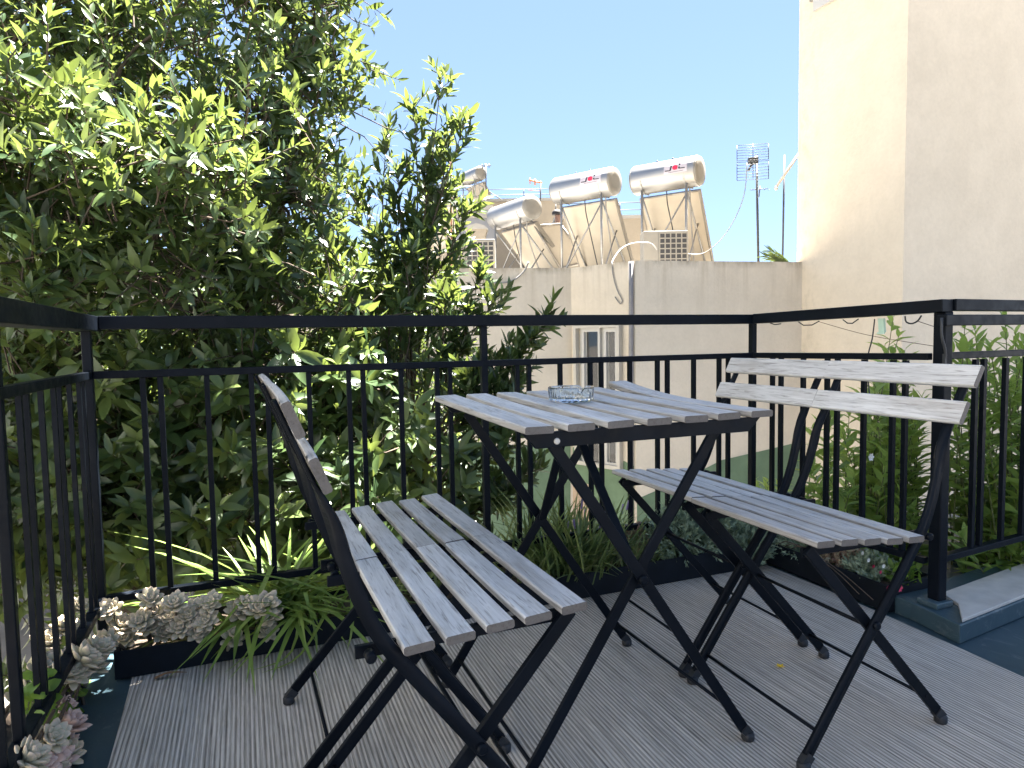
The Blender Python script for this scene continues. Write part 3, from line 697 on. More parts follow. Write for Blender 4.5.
# --- lance-leaved bushes beyond the right railing
def lance_bush(name,label,root,tips,n_leaf,L,Wd,tone,spreadw=.05,zlow=-.5):
    t=thing(name,label,'shrub',tuple(root),'lance leaved shrubs beyond the right railing'); W=MB(); lf=Leafage(); root=Vector(root)
    for tip in tips:
        tip=Vector(tip); b0=Vector((root.x+(tip.x-root.x)*.55+RNG.normal(0,.05),root.y+(tip.y-root.y)*.55+RNG.normal(0,.05),zlow))
        P=spline([b0,b0.lerp(tip,.5)+Vector((RNG.normal(0,spreadw),RNG.normal(0,spreadw),.03)),tip],22)
        W.tube(P,[.006-.0048*i/21 for i in range(22)],4,False)
        n=n_leaf; u=np.clip(.22+.78*np.arange(n)/(n-1)+RNG.normal(0,.01,n),0,1); k=np.minimum((u*21).astype(int),20); fr=u*21-k
        Pa=np.array(P); B=Pa[k]+(Pa[k+1]-Pa[k])*fr[:,None]; ax=unit(Pa[k+1]-Pa[k])
        a=np.arange(n)*2.4+RNG.uniform(0,6.3)+RNG.normal(0,.3,n); rad=np.stack([np.cos(a),np.sin(a),np.zeros(n)],1)
        sp=1.15-.65*u**3+RNG.normal(0,.15,n); D=ax*np.cos(sp)[:,None]+rad*np.sin(sp)[:,None]
        N=unit(np.array([0,0,1.])+ax*.5+RNG.normal(0,.25,(n,3)))
        sz=RNG.uniform(.65,1.1,n)*(1-.5*u**4)
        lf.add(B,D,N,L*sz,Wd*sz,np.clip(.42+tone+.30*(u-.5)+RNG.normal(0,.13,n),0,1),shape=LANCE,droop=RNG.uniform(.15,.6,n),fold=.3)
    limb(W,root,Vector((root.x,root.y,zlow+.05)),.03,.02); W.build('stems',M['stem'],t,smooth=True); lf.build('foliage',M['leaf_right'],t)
def tips_at(n,px,py,dd,ymin=None):
    out=[]
    while len(out)<n:
        p=at(RNG.uniform(*px),RNG.uniform(*py),RNG.uniform(*dd))
        if p.x>2.36 or p.y>.2: out.append(p)
    return out
T=tips_at(54,(800,925),(395,560),(2.35,3.3))+tips_at(26,(850,925),(370,450),(2.35,3.0))+[at(893,318,2.5),at(899,335,2.55),at(885,345,2.6),at(905,350,2.5),at(870,372,2.7),at(850,400,2.8),at(832,405,3.0)]
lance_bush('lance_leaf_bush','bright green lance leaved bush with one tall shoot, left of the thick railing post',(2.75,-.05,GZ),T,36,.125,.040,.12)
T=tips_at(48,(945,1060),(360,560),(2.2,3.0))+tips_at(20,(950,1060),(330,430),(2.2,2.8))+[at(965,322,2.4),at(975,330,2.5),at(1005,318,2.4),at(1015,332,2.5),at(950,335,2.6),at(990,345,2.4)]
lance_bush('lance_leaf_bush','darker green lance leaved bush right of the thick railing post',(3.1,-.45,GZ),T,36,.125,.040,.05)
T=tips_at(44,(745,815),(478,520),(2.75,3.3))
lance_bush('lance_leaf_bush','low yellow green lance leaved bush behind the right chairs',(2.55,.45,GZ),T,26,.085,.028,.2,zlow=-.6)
# small white blossoms in the bush
def blossom(p,r,m,name,label,grp):
    b=MB(); p=Vector(p)
    for k in range(6):
        a=k*PI/3; d=Vector((math.cos(a),-.4,math.sin(a))).normalized(); s=d.cross(Vector((0,-1,.2))).normalized()
        b.add([p,p+d*r*.6+s*r*.35,p+d*r,p+d*r*.6-s*r*.35],[(0,1,2,3)])
    b.lathe(p,[(r*.2,-.002),(r*.25,.002),(r*.05,.004)],8,(0,-1,.2)); o=b.build(name,m); tag(o,label,'flower',grp)
for i,(x,y,d) in enumerate([(870,457,2.3),(818,478,2.75),(834,468,2.6),(998,535,2.15)]):
    blossom(at(x,y,d),.016,M['white_fl'],'white_blossom','small white blossom among the lance leaved bushes','white blossoms in the bushes')

# ------------------------------------------------------------------ trough plants
def strap_plant(name,label,c,n,L,Wd,m,cat='plant',az=None,el=(.5,1.35),tone=0,droop=(.25,.9),sp=.04):
    t=thing(name,label,cat,tuple(c)); lf=Leafage()
    a=RNG.uniform(0,2*PI,n) if az is None else RNG.normal(az[0],az[1],n); e=RNG.uniform(*el,n)
    D=np.stack([np.cos(a)*np.cos(e),np.sin(a)*np.cos(e),np.sin(e)],1); N=np.stack([-np.cos(a)*np.sin(e),-np.sin(a)*np.sin(e),np.cos(e)],1)
    B=np.array(c)+np.stack([RNG.normal(0,sp,n),RNG.normal(0,sp*.6,n),np.zeros(n)],1)
    l=L*RNG.uniform(.55,1.1,n)*np.where(np.sin(a)<-.15,.66,1.) if L>.3 else L*RNG.uniform(.55,1.1,n); lf.add(B,D,N,l,Wd*RNG.uniform(.7,1.2,n),np.clip(.5+tone+RNG.normal(0,.2,n),0,1),shape=STRAP,droop=RNG.uniform(*droop,n),fold=.22)
    lf.build('blades',m,t); return t,lf
E2=None
t,_=strap_plant('strap_leaf_plant','bright green arching strap leaved plant in the far left trough',(.46,-.03,.07),135,.32,.016,M['strap'],sp=.07,droop=(.5,1.35),el=(.6,1.4))
lf=Leafage(); 
# a few long blades hanging over the trough onto the mat
def blade(pts,w,rnd):
    P=spline(pts,12); b=[]; V=[];
    for i,p in enumerate(P):
        d=(P[min(i+1,11)]-P[max(i-1,0)]).normalized(); s=d.cross(Vector((0,0,1))).normalized(); ww=w*.5*(1-.9*(i/11)**3)
        V+= [p-s*ww+Vector((0,0,ww*.3)),p,p+s*ww+Vector((0,0,ww*.3))]
    return V,[(i*3+j,i*3+j+1,(i+1)*3+j+1,(i+1)*3+j) for i in range(11) for j in (0,1)]
b=MB()
for pts,w in (([(.42,-.05,.09),(.36,-.11,.17),(.27,-.16,.10),(.15,-.20,.012)],.013),([(.45,-.06,.09),(.41,-.14,.15),(.35,-.19,.05),(.29,-.2,.008)],.012),([(.50,-.06,.08),(.49,-.14,.12),(.45,-.19,.02),(.36,-.21,.006)],.012),([(.58,-.05,.1),(.62,-.12,.17),(.62,-.17,.07),(.60,-.2,.01)],.012),([(.52,-.05,.1),(.50,-.13,.16),(.52,-.16,.06),(.52,-.19,.01)],.011),([(.56,-.05,.1),(.55,-.15,.10),(.47,-.205,.015),(.38,-.235,.006)],.012)):
    V,F=blade(pts,w,.5); b.add(V,F,random.uniform(.4,.9),True)
b.build('hanging_blades',M['strap'],t)
strap_plant('grass_tuft','dense dark grassy tuft in the far trough beneath the table',(1.34,-.02,.07),380,.26,.0095,M['grass'],el=(.7,1.5),droop=(.1,.6),sp=.10,tone=-.1)
strap_plant('grass_tuft','pale dry tipped grassy tuft in the far trough right of the dark one',(1.57,-.03,.07),200,.15,.0075,M['grass'],el=(.6,1.5),droop=(.1,.5),sp=.07,tone=.22)
strap_plant('grass_tuft','small grassy tuft hidden behind the left chair seat in the far trough',(.86,-.01,.07),90,.16,.008,M['grass'],el=(.6,1.4),sp=.06,tone=.05)
# lavender spikes
t=thing('lavender','thin lavender with dusty purple spikes beside the grassy tuft','plant',(1.5,.02,.07)); b=MB()
for k in range(16):
    h=MB()
    p=Vector((1.5+RNG.normal(0,.05),.03+RNG.normal(0,.02),.07)); q=p+Vector((RNG.normal(0,.03),RNG.normal(-.01,.02),RNG.uniform(.13,.22)))
    b.tube([p,q],.0012,4,False); d=(q-p).normalized()
    h.lathe(q-d*.03,[(.001 if i_ in (0,14) else (.0052 if i_%2 else .0026),.0026*i_) for i_ in range(15)],6,d); h.build('flower_spike',M['lavender'],t)
b.build('stems',M['stem'],t)
# cushion plants: many short shoots clothed in tiny leaves
def cushion(name,label,c,rx,ry,rz,ns,m,L=.016,Wd=.0055,tone=0,sl=.05,cat='plant',per=16):
    t=thing(name,label,cat,tuple(c)); lf=Leafage(); c=np.array(c)
    d=unit(RNG.normal(0,1,(ns,3))); d[:,2]=np.abs(d[:,2])*.9+.05; d=unit(d); P=c+d*np.array([rx,ry,rz])*RNG.uniform(.75,1.05,(ns,1))
    ax=unit(d+RNG.normal(0,.35,(ns,3))+np.array([0,-.1,.3])); ref=np.array([[.3,.9,.2]]); U=unit(np.cross(ax,ref)); Wv=np.cross(ax,U)
    for k in range(per):
        u=k/(per-1); a=k*2.4+RNG.uniform(0,6.3,ns); rad=U*np.cos(a)[:,None]+Wv*np.sin(a)[:,None]
        s=1.2-.8*u; D=ax*np.cos(s)+rad*np.sin(s); B=P+ax*(sl*(u-.7))
        lf.add(B,D,unit(ax-D*.3+RNG.normal(0,.2,(ns,3))),L*RNG.uniform(.7,1.2,ns),Wd*RNG.uniform(.8,1.2,ns),np.clip(.3+tone+.45*u+RNG.normal(0,.13,ns),0,1),shape=MINI,droop=.1,fold=.3)
    # woody core so that it is not hollow
    b=MB()
    for i in range(0,ns,3): b.tube([c+np.array([RNG.normal(0,rx*.3),0,.0]),P[i]],.0016,3,False)
    b.build('stems',M['stem'],t); lf.build('foliage',m,t); return t
cushion('cushion_plant','large grey green cushion plant in the far trough behind the right chairs',(1.86,-.03,.06),.22,.10,.20,520,M['cushion'],.019,.006)
cushion('cushion_plant','grey green cushion plant spilling over the trough corner below the right chair',(2.08,-.06,.03),.12,.10,.13,260,M['cushion'],.017,.0055,.05)
cushion('cushion_plant','brownish red succulent cushion in the far trough beside the grey green one',(1.64,.0,.07),.055,.06,.10,150,M['brown_leaf'],.016,.007,.0)
cushion('cushion_plant','small mixed grey green cushion in the right trough',(2.23,-.20,.06),.08,.12,.08,170,M['cushion'],.016,.006,.1)
cushion('cushion_plant','low reddish tipped succulent in the right trough',(2.25,-.34,.06),.07,.09,.06,120,M['brown_leaf'],.017,.008,.2)
cushion('cushion_plant','low grey leaved succulent in the right trough near the thick post',(2.24,-.47,.06),.07,.08,.06,120,M['cushion'],.018,.008,.15)
t=thing('fleshy_plant','low fleshy leaved plant with reddish edges beside the crimson flowers','plant',(2.27,-.56,.06)); lf=Leafage(); n=60
a=RNG.uniform(0,6.3,n); e=RNG.uniform(.2,1.4,n); D=np.stack([np.cos(a)*np.cos(e),np.sin(a)*np.cos(e),np.sin(e)],1)
lf.add(np.array([2.27,-.56,.065])+np.stack([RNG.normal(0,.03,n),RNG.normal(0,.03,n),RNG.uniform(0,.05,n)],1),D,unit(np.array([0,0,1.])+RNG.normal(0,.3,(n,3))),RNG.uniform(.025,.04,n),RNG.uniform(.012,.02,n),RNG.uniform(.2,.9,n),droop=.1); lf.build('leaves',M['parsley'],t)
for i,(x,y,d) in enumerate([(893,584,2.02),(888,588,2.0),(899,588,2.02),(903,560,2.15),(850,558,2.3),(858,550,2.3),(880,572,2.1),(873,566,2.15),(908,572,2.1)]):
    blossom(at(x,y,d),.013 if i<3 else .007,M['pink'],'crimson_flower','crimson flower beside the thick railing post' if i<3 else 'tiny crimson flower among the succulents of the right trough','crimson flowers by the post' if i<3 else 'tiny crimson flowers in the right trough')
for i,(x,y,d) in enumerate([(862,553,2.2),(868,560,2.15),(857,545,2.3),(883,566,2.1)]):
    blossom(at(x,y,d),.008,M['white_fl'],'white_blossom','tiny white flower in the right trough','tiny white flowers in the right trough')
# dry runner twigs over the right trough
b=MB()
for k in range(3):
    p=Vector((2.13,-.18-.03*k,.10)); b.tube(spline([p,p+Vector((-.02,-.08,.03)),p+Vector((.01,-.2,-.02)),p+Vector((-.01,-.3-.02*k,-.06))],10),.0018,4)
tag(b.build('dry_twig',M['twig']),'thin dry twigs trailing over the edge of the right trough','twigs')

# ------------------------------------------------------------------ rosette succulents
def rosette_mesh(seed,open_=1.):
    rr=random.Random(seed); b=MB()
    for ring,(cnt,L,el,wd) in enumerate(((5,.018,1.25,.012),(6,.030,.95,.018),(7,.040,.60,.022),(7,.043,.28,.022))):
        for k in range(cnt):
            a=2*PI*k/cnt+ring*.5+rr.uniform(-.15,.15); e=el*open_+rr.uniform(-.12,.12); L_=L*rr.uniform(.88,1.1)
            d=Vector((math.cos(a)*math.cos(e),math.sin(a)*math.cos(e),math.sin(e))); n=Vector((-math.cos(a)*math.sin(e),-math.sin(a)*math.sin(e),math.cos(e))); s=d.cross(n)
            rings=[]
            for u,w,th in ((0,.35,.7),(.3,.75,1.),(.62,1.,.95),(.86,.66,.6),(1.,.06,.12)):
                c=d*(L_*u)+n*(L_*.16*u*u)+Vector((0,0,.004*ring*-1+.01)); hw=wd*.5*w; ht=.0036*th
                rings.append([c+s*(hw*math.cos(q))+n*(ht*math.sin(q)*(1 if math.sin(q)>0 else 1.4)+.25*hw*abs(math.cos(q))**2) for q in [2*PI*j/8 for j in range(8)]])
            base=len(b.v); b.ring(rings,True,True,0)
            for i in range(5):
                for j in range(8): b.r[base+i*8+j]=min(1,(.3,.45,.6,.85,1.)[i]*rr.uniform(.9,1.1)-.1*(ring<1))
    b.tube([(0,0,-.05),(0,0,.012)],[.005,.006],6)
    return b
ROS=[rosette_mesh(s,o) for s,o in ((1,1.),(2,.85),(3,1.1),(4,.95))]
def clump(label,items,m,name='rosette_succulent',grp='rosette succulents in the troughs'):
    c=sum((Vector(i[0]) for i in items),Vector())/len(items)
    t=thing(name,label,'succulent',(c.x,c.y,.05),grp); proto={}
    st=MB()
    for p,sc,tilt,az in items:
        k=random.randrange(4)
        if k not in proto: o=ROS[k].build('rosette',m,org=(0,0,0)); o.parent=t; proto[k]=o
        else: o=proto[k].copy(); COL.objects.link(o)
        o.parent=t
        d=Vector((math.cos(az)*math.sin(tilt),math.sin(az)*math.sin(tilt),math.cos(tilt)))
        o.rotation_mode='QUATERNION'; o.rotation_quaternion=d.to_track_quat('Z','Y')@Quaternion((0,0,1),random.uniform(0,6.28)); o.scale=(sc*.86,)*3
        o.location=Vector(p)-Vector((c.x,c.y,.05))
        root=Vector((p[0]-d.x*.05,min(max(p[1]+.04,-.08),.06) if p[0]>0 else p[1],.065)); st.tube([root,(root+Vector(p))/2+Vector((0,0,.01)),Vector(p)],.004,5,False)
    st.build('stems',M['twig'],t); return t
SW=-PI/2
def px_items(lst,y0,spread=.03):
    out=[]
    for x,y,sc in lst:
        yy=y0+random.uniform(-spread,spread); p=at_axis(x,y,1,yy); out.append((tuple(p),sc,random.uniform(.5,1.05),SW+random.uniform(-.6,.7)))
    return out
clump('pale grey green rosettes crowded at the corner of the railing',px_items([(120,628,1.1),(112,610,1.),(142,622,1.05),(128,640,1.1),(150,600,1.)],-.075,.025)+px_items([(92,655,1.25),(108,642,1.)],-.17,.02),M['succ'])
clump('pale rosettes in a dense mat along the middle of the far left trough',px_items([(158,614,1.15),(175,606,1.1),(163,634,1.05),(182,628,1.1),(195,612,1.1),(210,604,1.),(199,632,1.1),(168,620,1.),(188,618,1.05),(150,628,1.),(206,622,1.)],-.09,.03),M['succ'])
clump('pale rosettes hanging over the trough beside the strap leaved plant',px_items([(238,612,1.15),(232,640,1.1),(266,605,1.25),(272,616,1.1),(268,632,.9),(246,606,.9),(258,612,1.)],-.12,.02),M['succ'])
# bottom left, outside and under the left railing
def lx_items(lst,x0,az=0.):
    return [(tuple(at_axis(x,y,0,x0+random.uniform(-.02,.02))),sc,random.uniform(.4,.9),az+random.uniform(-.9,.5)) for x,y,sc in lst]
clump('pinkish rosettes with two upright pink heads at bottom left under the railing',lx_items([(66,728,1.2),(90,730,.8),(62,708,.8)],.0)+lx_items([(60,748,1.1),(78,745,1.),(42,756,1.2),(88,752,1.),(56,764,1.1),(76,766,1.1),(98,762,1.0),(34,772,1.2)],-.02),M['succ_pink'])
clump('beige rosettes half hidden behind the left railing bars',lx_items([(42,645,1.2),(62,630,1.1),(70,690,1.),(50,690,.9),(30,690,1.2),(38,670,1.1),(78,608,1.),(18,700,1.2)],-.085),M['succ'])
clump('pale rosettes trailing along the blue floor strip inside the left railing',lx_items([(92,668,1.15),(82,660,1.2),(74,676,1.),(98,652,1.1)],.005)+lx_items([(70,662,1.1),(60,676,1.)],-.03),M['succ'])
clump('small beige rosettes at the very bottom left corner under the railing',lx_items([(50,740,1.),(26,762,1.1),(66,757,1.1),(48,768,1.2),(84,766,1.),(14,778,1.2)],-.01),M['succ'])
t=thing('lobed_leaf_herb','fresh green lobed leaf herb under the left railing','plant',(-.05,-.45,.05)); lf=Leafage(); n=420
px=RNG.uniform(28,92,n); py=RNG.uniform(672,745,n); B=np.array([at_axis(a,b_,0,x) for a,b_,x in zip(px,py,RNG.uniform(-.09,-.01,n))])
lf.add(B,unit(RNG.normal(0,1,(n,3))*np.array([1,1,.35])+np.array([.4,-.2,.1])),unit(np.array([.3,-.3,1.])+RNG.normal(0,.3,(n,3))),RNG.uniform(.018,.03,n),RNG.uniform(.016,.026,n),RNG.uniform(.2,.9,n),droop=.2)
lf.build('leaves',M['parsley'],t); b=MB()
for i in range(0,n,4): b.tube([(-.05+RNG.normal(0,.02),-.5+RNG.normal(0,.08),.03),tuple(B[i])],.001,3,False)
b.build('stems',M['stem'],t)
# fallen bits
b=MB(); c=Vector((1.612,-.735,.002))
for k in range(5):
    a=k*1.25+.3; d=Vector((math.cos(a),math.sin(a),.35)); s=Vector((-d.y,d.x,0)); b.add([c,c+d*.007+s*.004,c+d*.013,c+d*.007-s*.004],[(0,1,2,3)])
b.lathe(c,[(.002,0),(.003,.004),(.001,.006)],6); tag(b.build('fallen_flower',M['yellow_fl']),'tiny yellow fallen flower on the mat between the right chairs','flower')
b=MB(); V,F=blade([(.125,-.155,.004),(.15,-.15,.010),(.175,-.157,.012),(.20,-.15,.004)],.014,.5); b.add(V,F,.5,True); tag(b.build('dry_leaf',M['dry_leaf']),'curled brown dry leaf on the mat corner by the trough','leaf')
# ------------------------------------------------------------------ neighbouring house with parapet
c0=at(635,260.5,8.0); ZP=c0.z
O=[at_axis(300,268,2,ZP),at_axis(571,268,2,ZP),c0,at_axis(803,262,2,ZP)]
for p in O: p.z=0
back=Vector((0,14,0)); 
ch=thing('parapet_house','grey beige rendered house with stained parapet and a white framed window','house',(0,0,0))
path=[O[0]+back*.5,O[0],O[1],O[2],O[3],O[3]+Vector((1.2,9,0))]
def offset(path,w):
    out=[]
    for i,p in enumerate(path):
        a=(path[i]-path[i-1]).normalized() if i else (path[1]-path[0]).normalized(); c=(path[i+1]-path[i]).normalized() if i<len(path)-1 else a
        na=Vector((-a.y,a.x,0)); nc=Vector((-c.y,c.x,0)); m=(na+nc).normalized(); out.append(p+m*(w/max(.3,m.dot(na))))
    return out
inner=offset(path,.18)
b=MB(); rings=[]
z=lambda p,h: Vector((p.x,p.y,h))
for p,q in zip(path,inner): rings.append([z(p,GZ),z(p,ZP),z(q,ZP),z(q,GZ)])
b.ring(rings,True); b.build('wall',M['concrete'],ch)
b=MB(); b.prism([z(p,ZP-.42) for p in inner],(0,0,.06)); b.build('roof',M['roof_white'],ch)
# raised roof at the back carrying the heaters
ZR=1.96
b=MB(); y0=7.9
b.box(-4,14,y0,y0+8,ZP-.36,ZR); b.build('raised_roof',M['roof_white'],ch)
# green dado, 3 mm proud
def onwall(lst,a,c,proud=.004):
    n=Vector((c.y-a.y,-(c.x-a.x),0)).normalized()
    if n.dot(CAM-a)<0: n=-n
    return [at_wall(x,y,a+n*proud,c+n*proud) for x,y in lst]
def patch(name,lst,a,c,m,parent=ch,proud=.004):
    b=MB(); b.poly(onwall(lst,a,c,proud)); return b.build(name,m,parent)
patch('dado',[(637,499),(690,476),(722,460),(770,449),(803,441),(803,700),(637,700)],O[2],O[3],M['green_dado'])
patch('dado',[(571,447),(600,449),(628,463),(634,466),(634,700),(571,700)],O[1],O[2],M['green_dado'])
patch('dado',[(470,446),(570.5,446),(570.5,700),(470,700)],O[0],O[1],M['green_dado'])
patch('dado_panel',[(566,484),(592,484),(592,700),(566,700)],O[1],O[2],M['beige_dado'],proud=.009)
# tall window on the left face
def wframe(name,x0,x1,yt0,yt1,yb,a,c,m,parent,proud,depth):
    pts=onwall([(x0,yt0),(x1,yt1),(x1,yb),(x0,yb)],a,c,proud)
    zb=(pts[2].z+pts[3].z)/2; zt=(pts[0].z+pts[1].z)/2
    n=Vector((c.y-a.y,-(c.x-a.x),0)).normalized()
    if n.dot(CAM-a)<0:n=-n
    A_,B2=Vector((pts[0].x,pts[0].y,0)),Vector((pts[1].x,pts[1].y,0)); b=MB(); b.prism([z(A_,zb),z(B2,zb),z(B2,zt),z(A_,zt)],n*depth)
    return b.build(name,m,parent)
w=thing_part=None
def bars(name,x0,x1,y0,y1,wx,wy,parent,proud,depth,m):
    b=MB(); a,c=O[1],O[2]; n=Vector((c.y-a.y,-(c.x-a.x),0)).normalized()
    if n.dot(CAM-a)<0:n=-n
    zt=at_wall(x1,y0,a,c).z; zb=at_wall(x1,y1,a,c).z; P=lambda x,p: (lambda q:Vector((q.x,q.y,0)))(at_wall(x,400,a,c)+n*p)
    hz=wy
    for xa,xc,za,zc in ((x0,x0+wx,zb,zt),(x1-wx,x1,zb,zt),(x0+wx,x1-wx,zt-hz,zt),(x0+wx,x1-wx,zb,zb+hz)):
        b.prism([z(P(xa,proud),za),z(P(xc,proud),za),z(P(xc,proud),zc),z(P(xa,proud),zc)],n*depth)
    return b.build(name,m,parent)
w=bars('window',577.5,623,323,470,2.6,.05,ch,.002,.075,M['frame_cream'])
wframe('reveal',580.3,620.3,327,327,467,O[1],O[2],M['white_frame'],w,.003,.004)
for x0,x1 in ((584.8,602.6),(606.8,619.6)):
    bars('sash',x0,x1,327.5,467,2.0,.05,w,.008,.040,M['white_frame'])
    wframe('curtain',x0+2,x1-2.2,330,330,465,O[1],O[2],M['curtain'],w,.008,.003); wframe('pane',x0+2.2,x1-2.2,330.5,330.5,464,O[1],O[2],M['window_glass'],w,.022,.003)
# drain pipe on the corner and cables over the parapet
b=MB(); p=[at_wall(631,y,O[1],O[2]) for y in (262,300,400,520)]; n_=(CAM-p[0]); n_.z=0; n_.normalize(); b.tube([q+n_*.04 for q in p],.028,10); b.build('drain_pipe',plain('grey pipe',(.20,.19,.19),.5),ch)
t=thing('white_cable','white cable sagging over the parapet edge at left of the house wall','cable',tuple(at_wall(500,280,O[0],O[1]))); b=MB()
b.tube([q+n_*.03 for q in spline([at_wall(x,y,O[0],O[1]) for x,y in ((470,266),(480,276),(495,283),(512,281),(524,272),(529,262))],16)],.012,6)
b.build('cable',M['cable_white'],t)
t=thing('hanging_wire','thin grey wire dangling down the left face of the house below the parapet','wire',tuple(at_wall(612,290,O[1],O[2]))); b=MB()
b.tube([q+n_*.02 for q in spline([at_wall(x,y,O[1],O[2]) for x,y in ((612,262),(613,275),(617,290),(622,300),(620,304),(615,297))],16)],.007,5); b.build('wire',M['cable_white'],t)

# ------------------------------------------------------------------ tall cream building on the right
E0=O[3]+Vector((-.01,.09,0)); xb=E0.x; yn=at_axis(905.5,150,0,xb).y
yb=thing('cream_building','tall cream rendered building filling the right edge behind the bushes','building',(0,0,0))
foot=[Vector((xb,yn,0)),Vector((xb,E0.y,0)),Vector((xb+14,E0.y+9.2,0)),Vector((xb+14,yn-.6,0))]  # hidden back edge and full height shaped to steer the shadow it casts
b=MB(); b.prism([z(p,GZ) for p in reversed(foot)],(0,0,42)); b.build('wall',M['yellow'],yb)
A1,A2=foot[0],foot[1]
zt=at_axis(816,12,0,xb).z; ya=at_axis(816,12,0,xb).y; yb2=at_axis(846,0,0,xb).y
b=MB(); b.box(xb-.05,xb-.003,yb2-.5,ya,zt,zt+1.3); w=b.build('window',M['white_frame'],yb)
b=MB(); b.box(xb-.055,xb-.0515,yb2-.45,ya-.09,zt+.09,zt+1.2); b.build('pane',plain('blue tinted pane',(.10,.16,.36),.1),w)
b=MB(); b.box(xb-.045,xb-.004,ya+.005,ya+.06,zt+.14,zt+1.3); b.build('shutter_box',plain('grey trim',(.20,.19,.17),.6),yb)

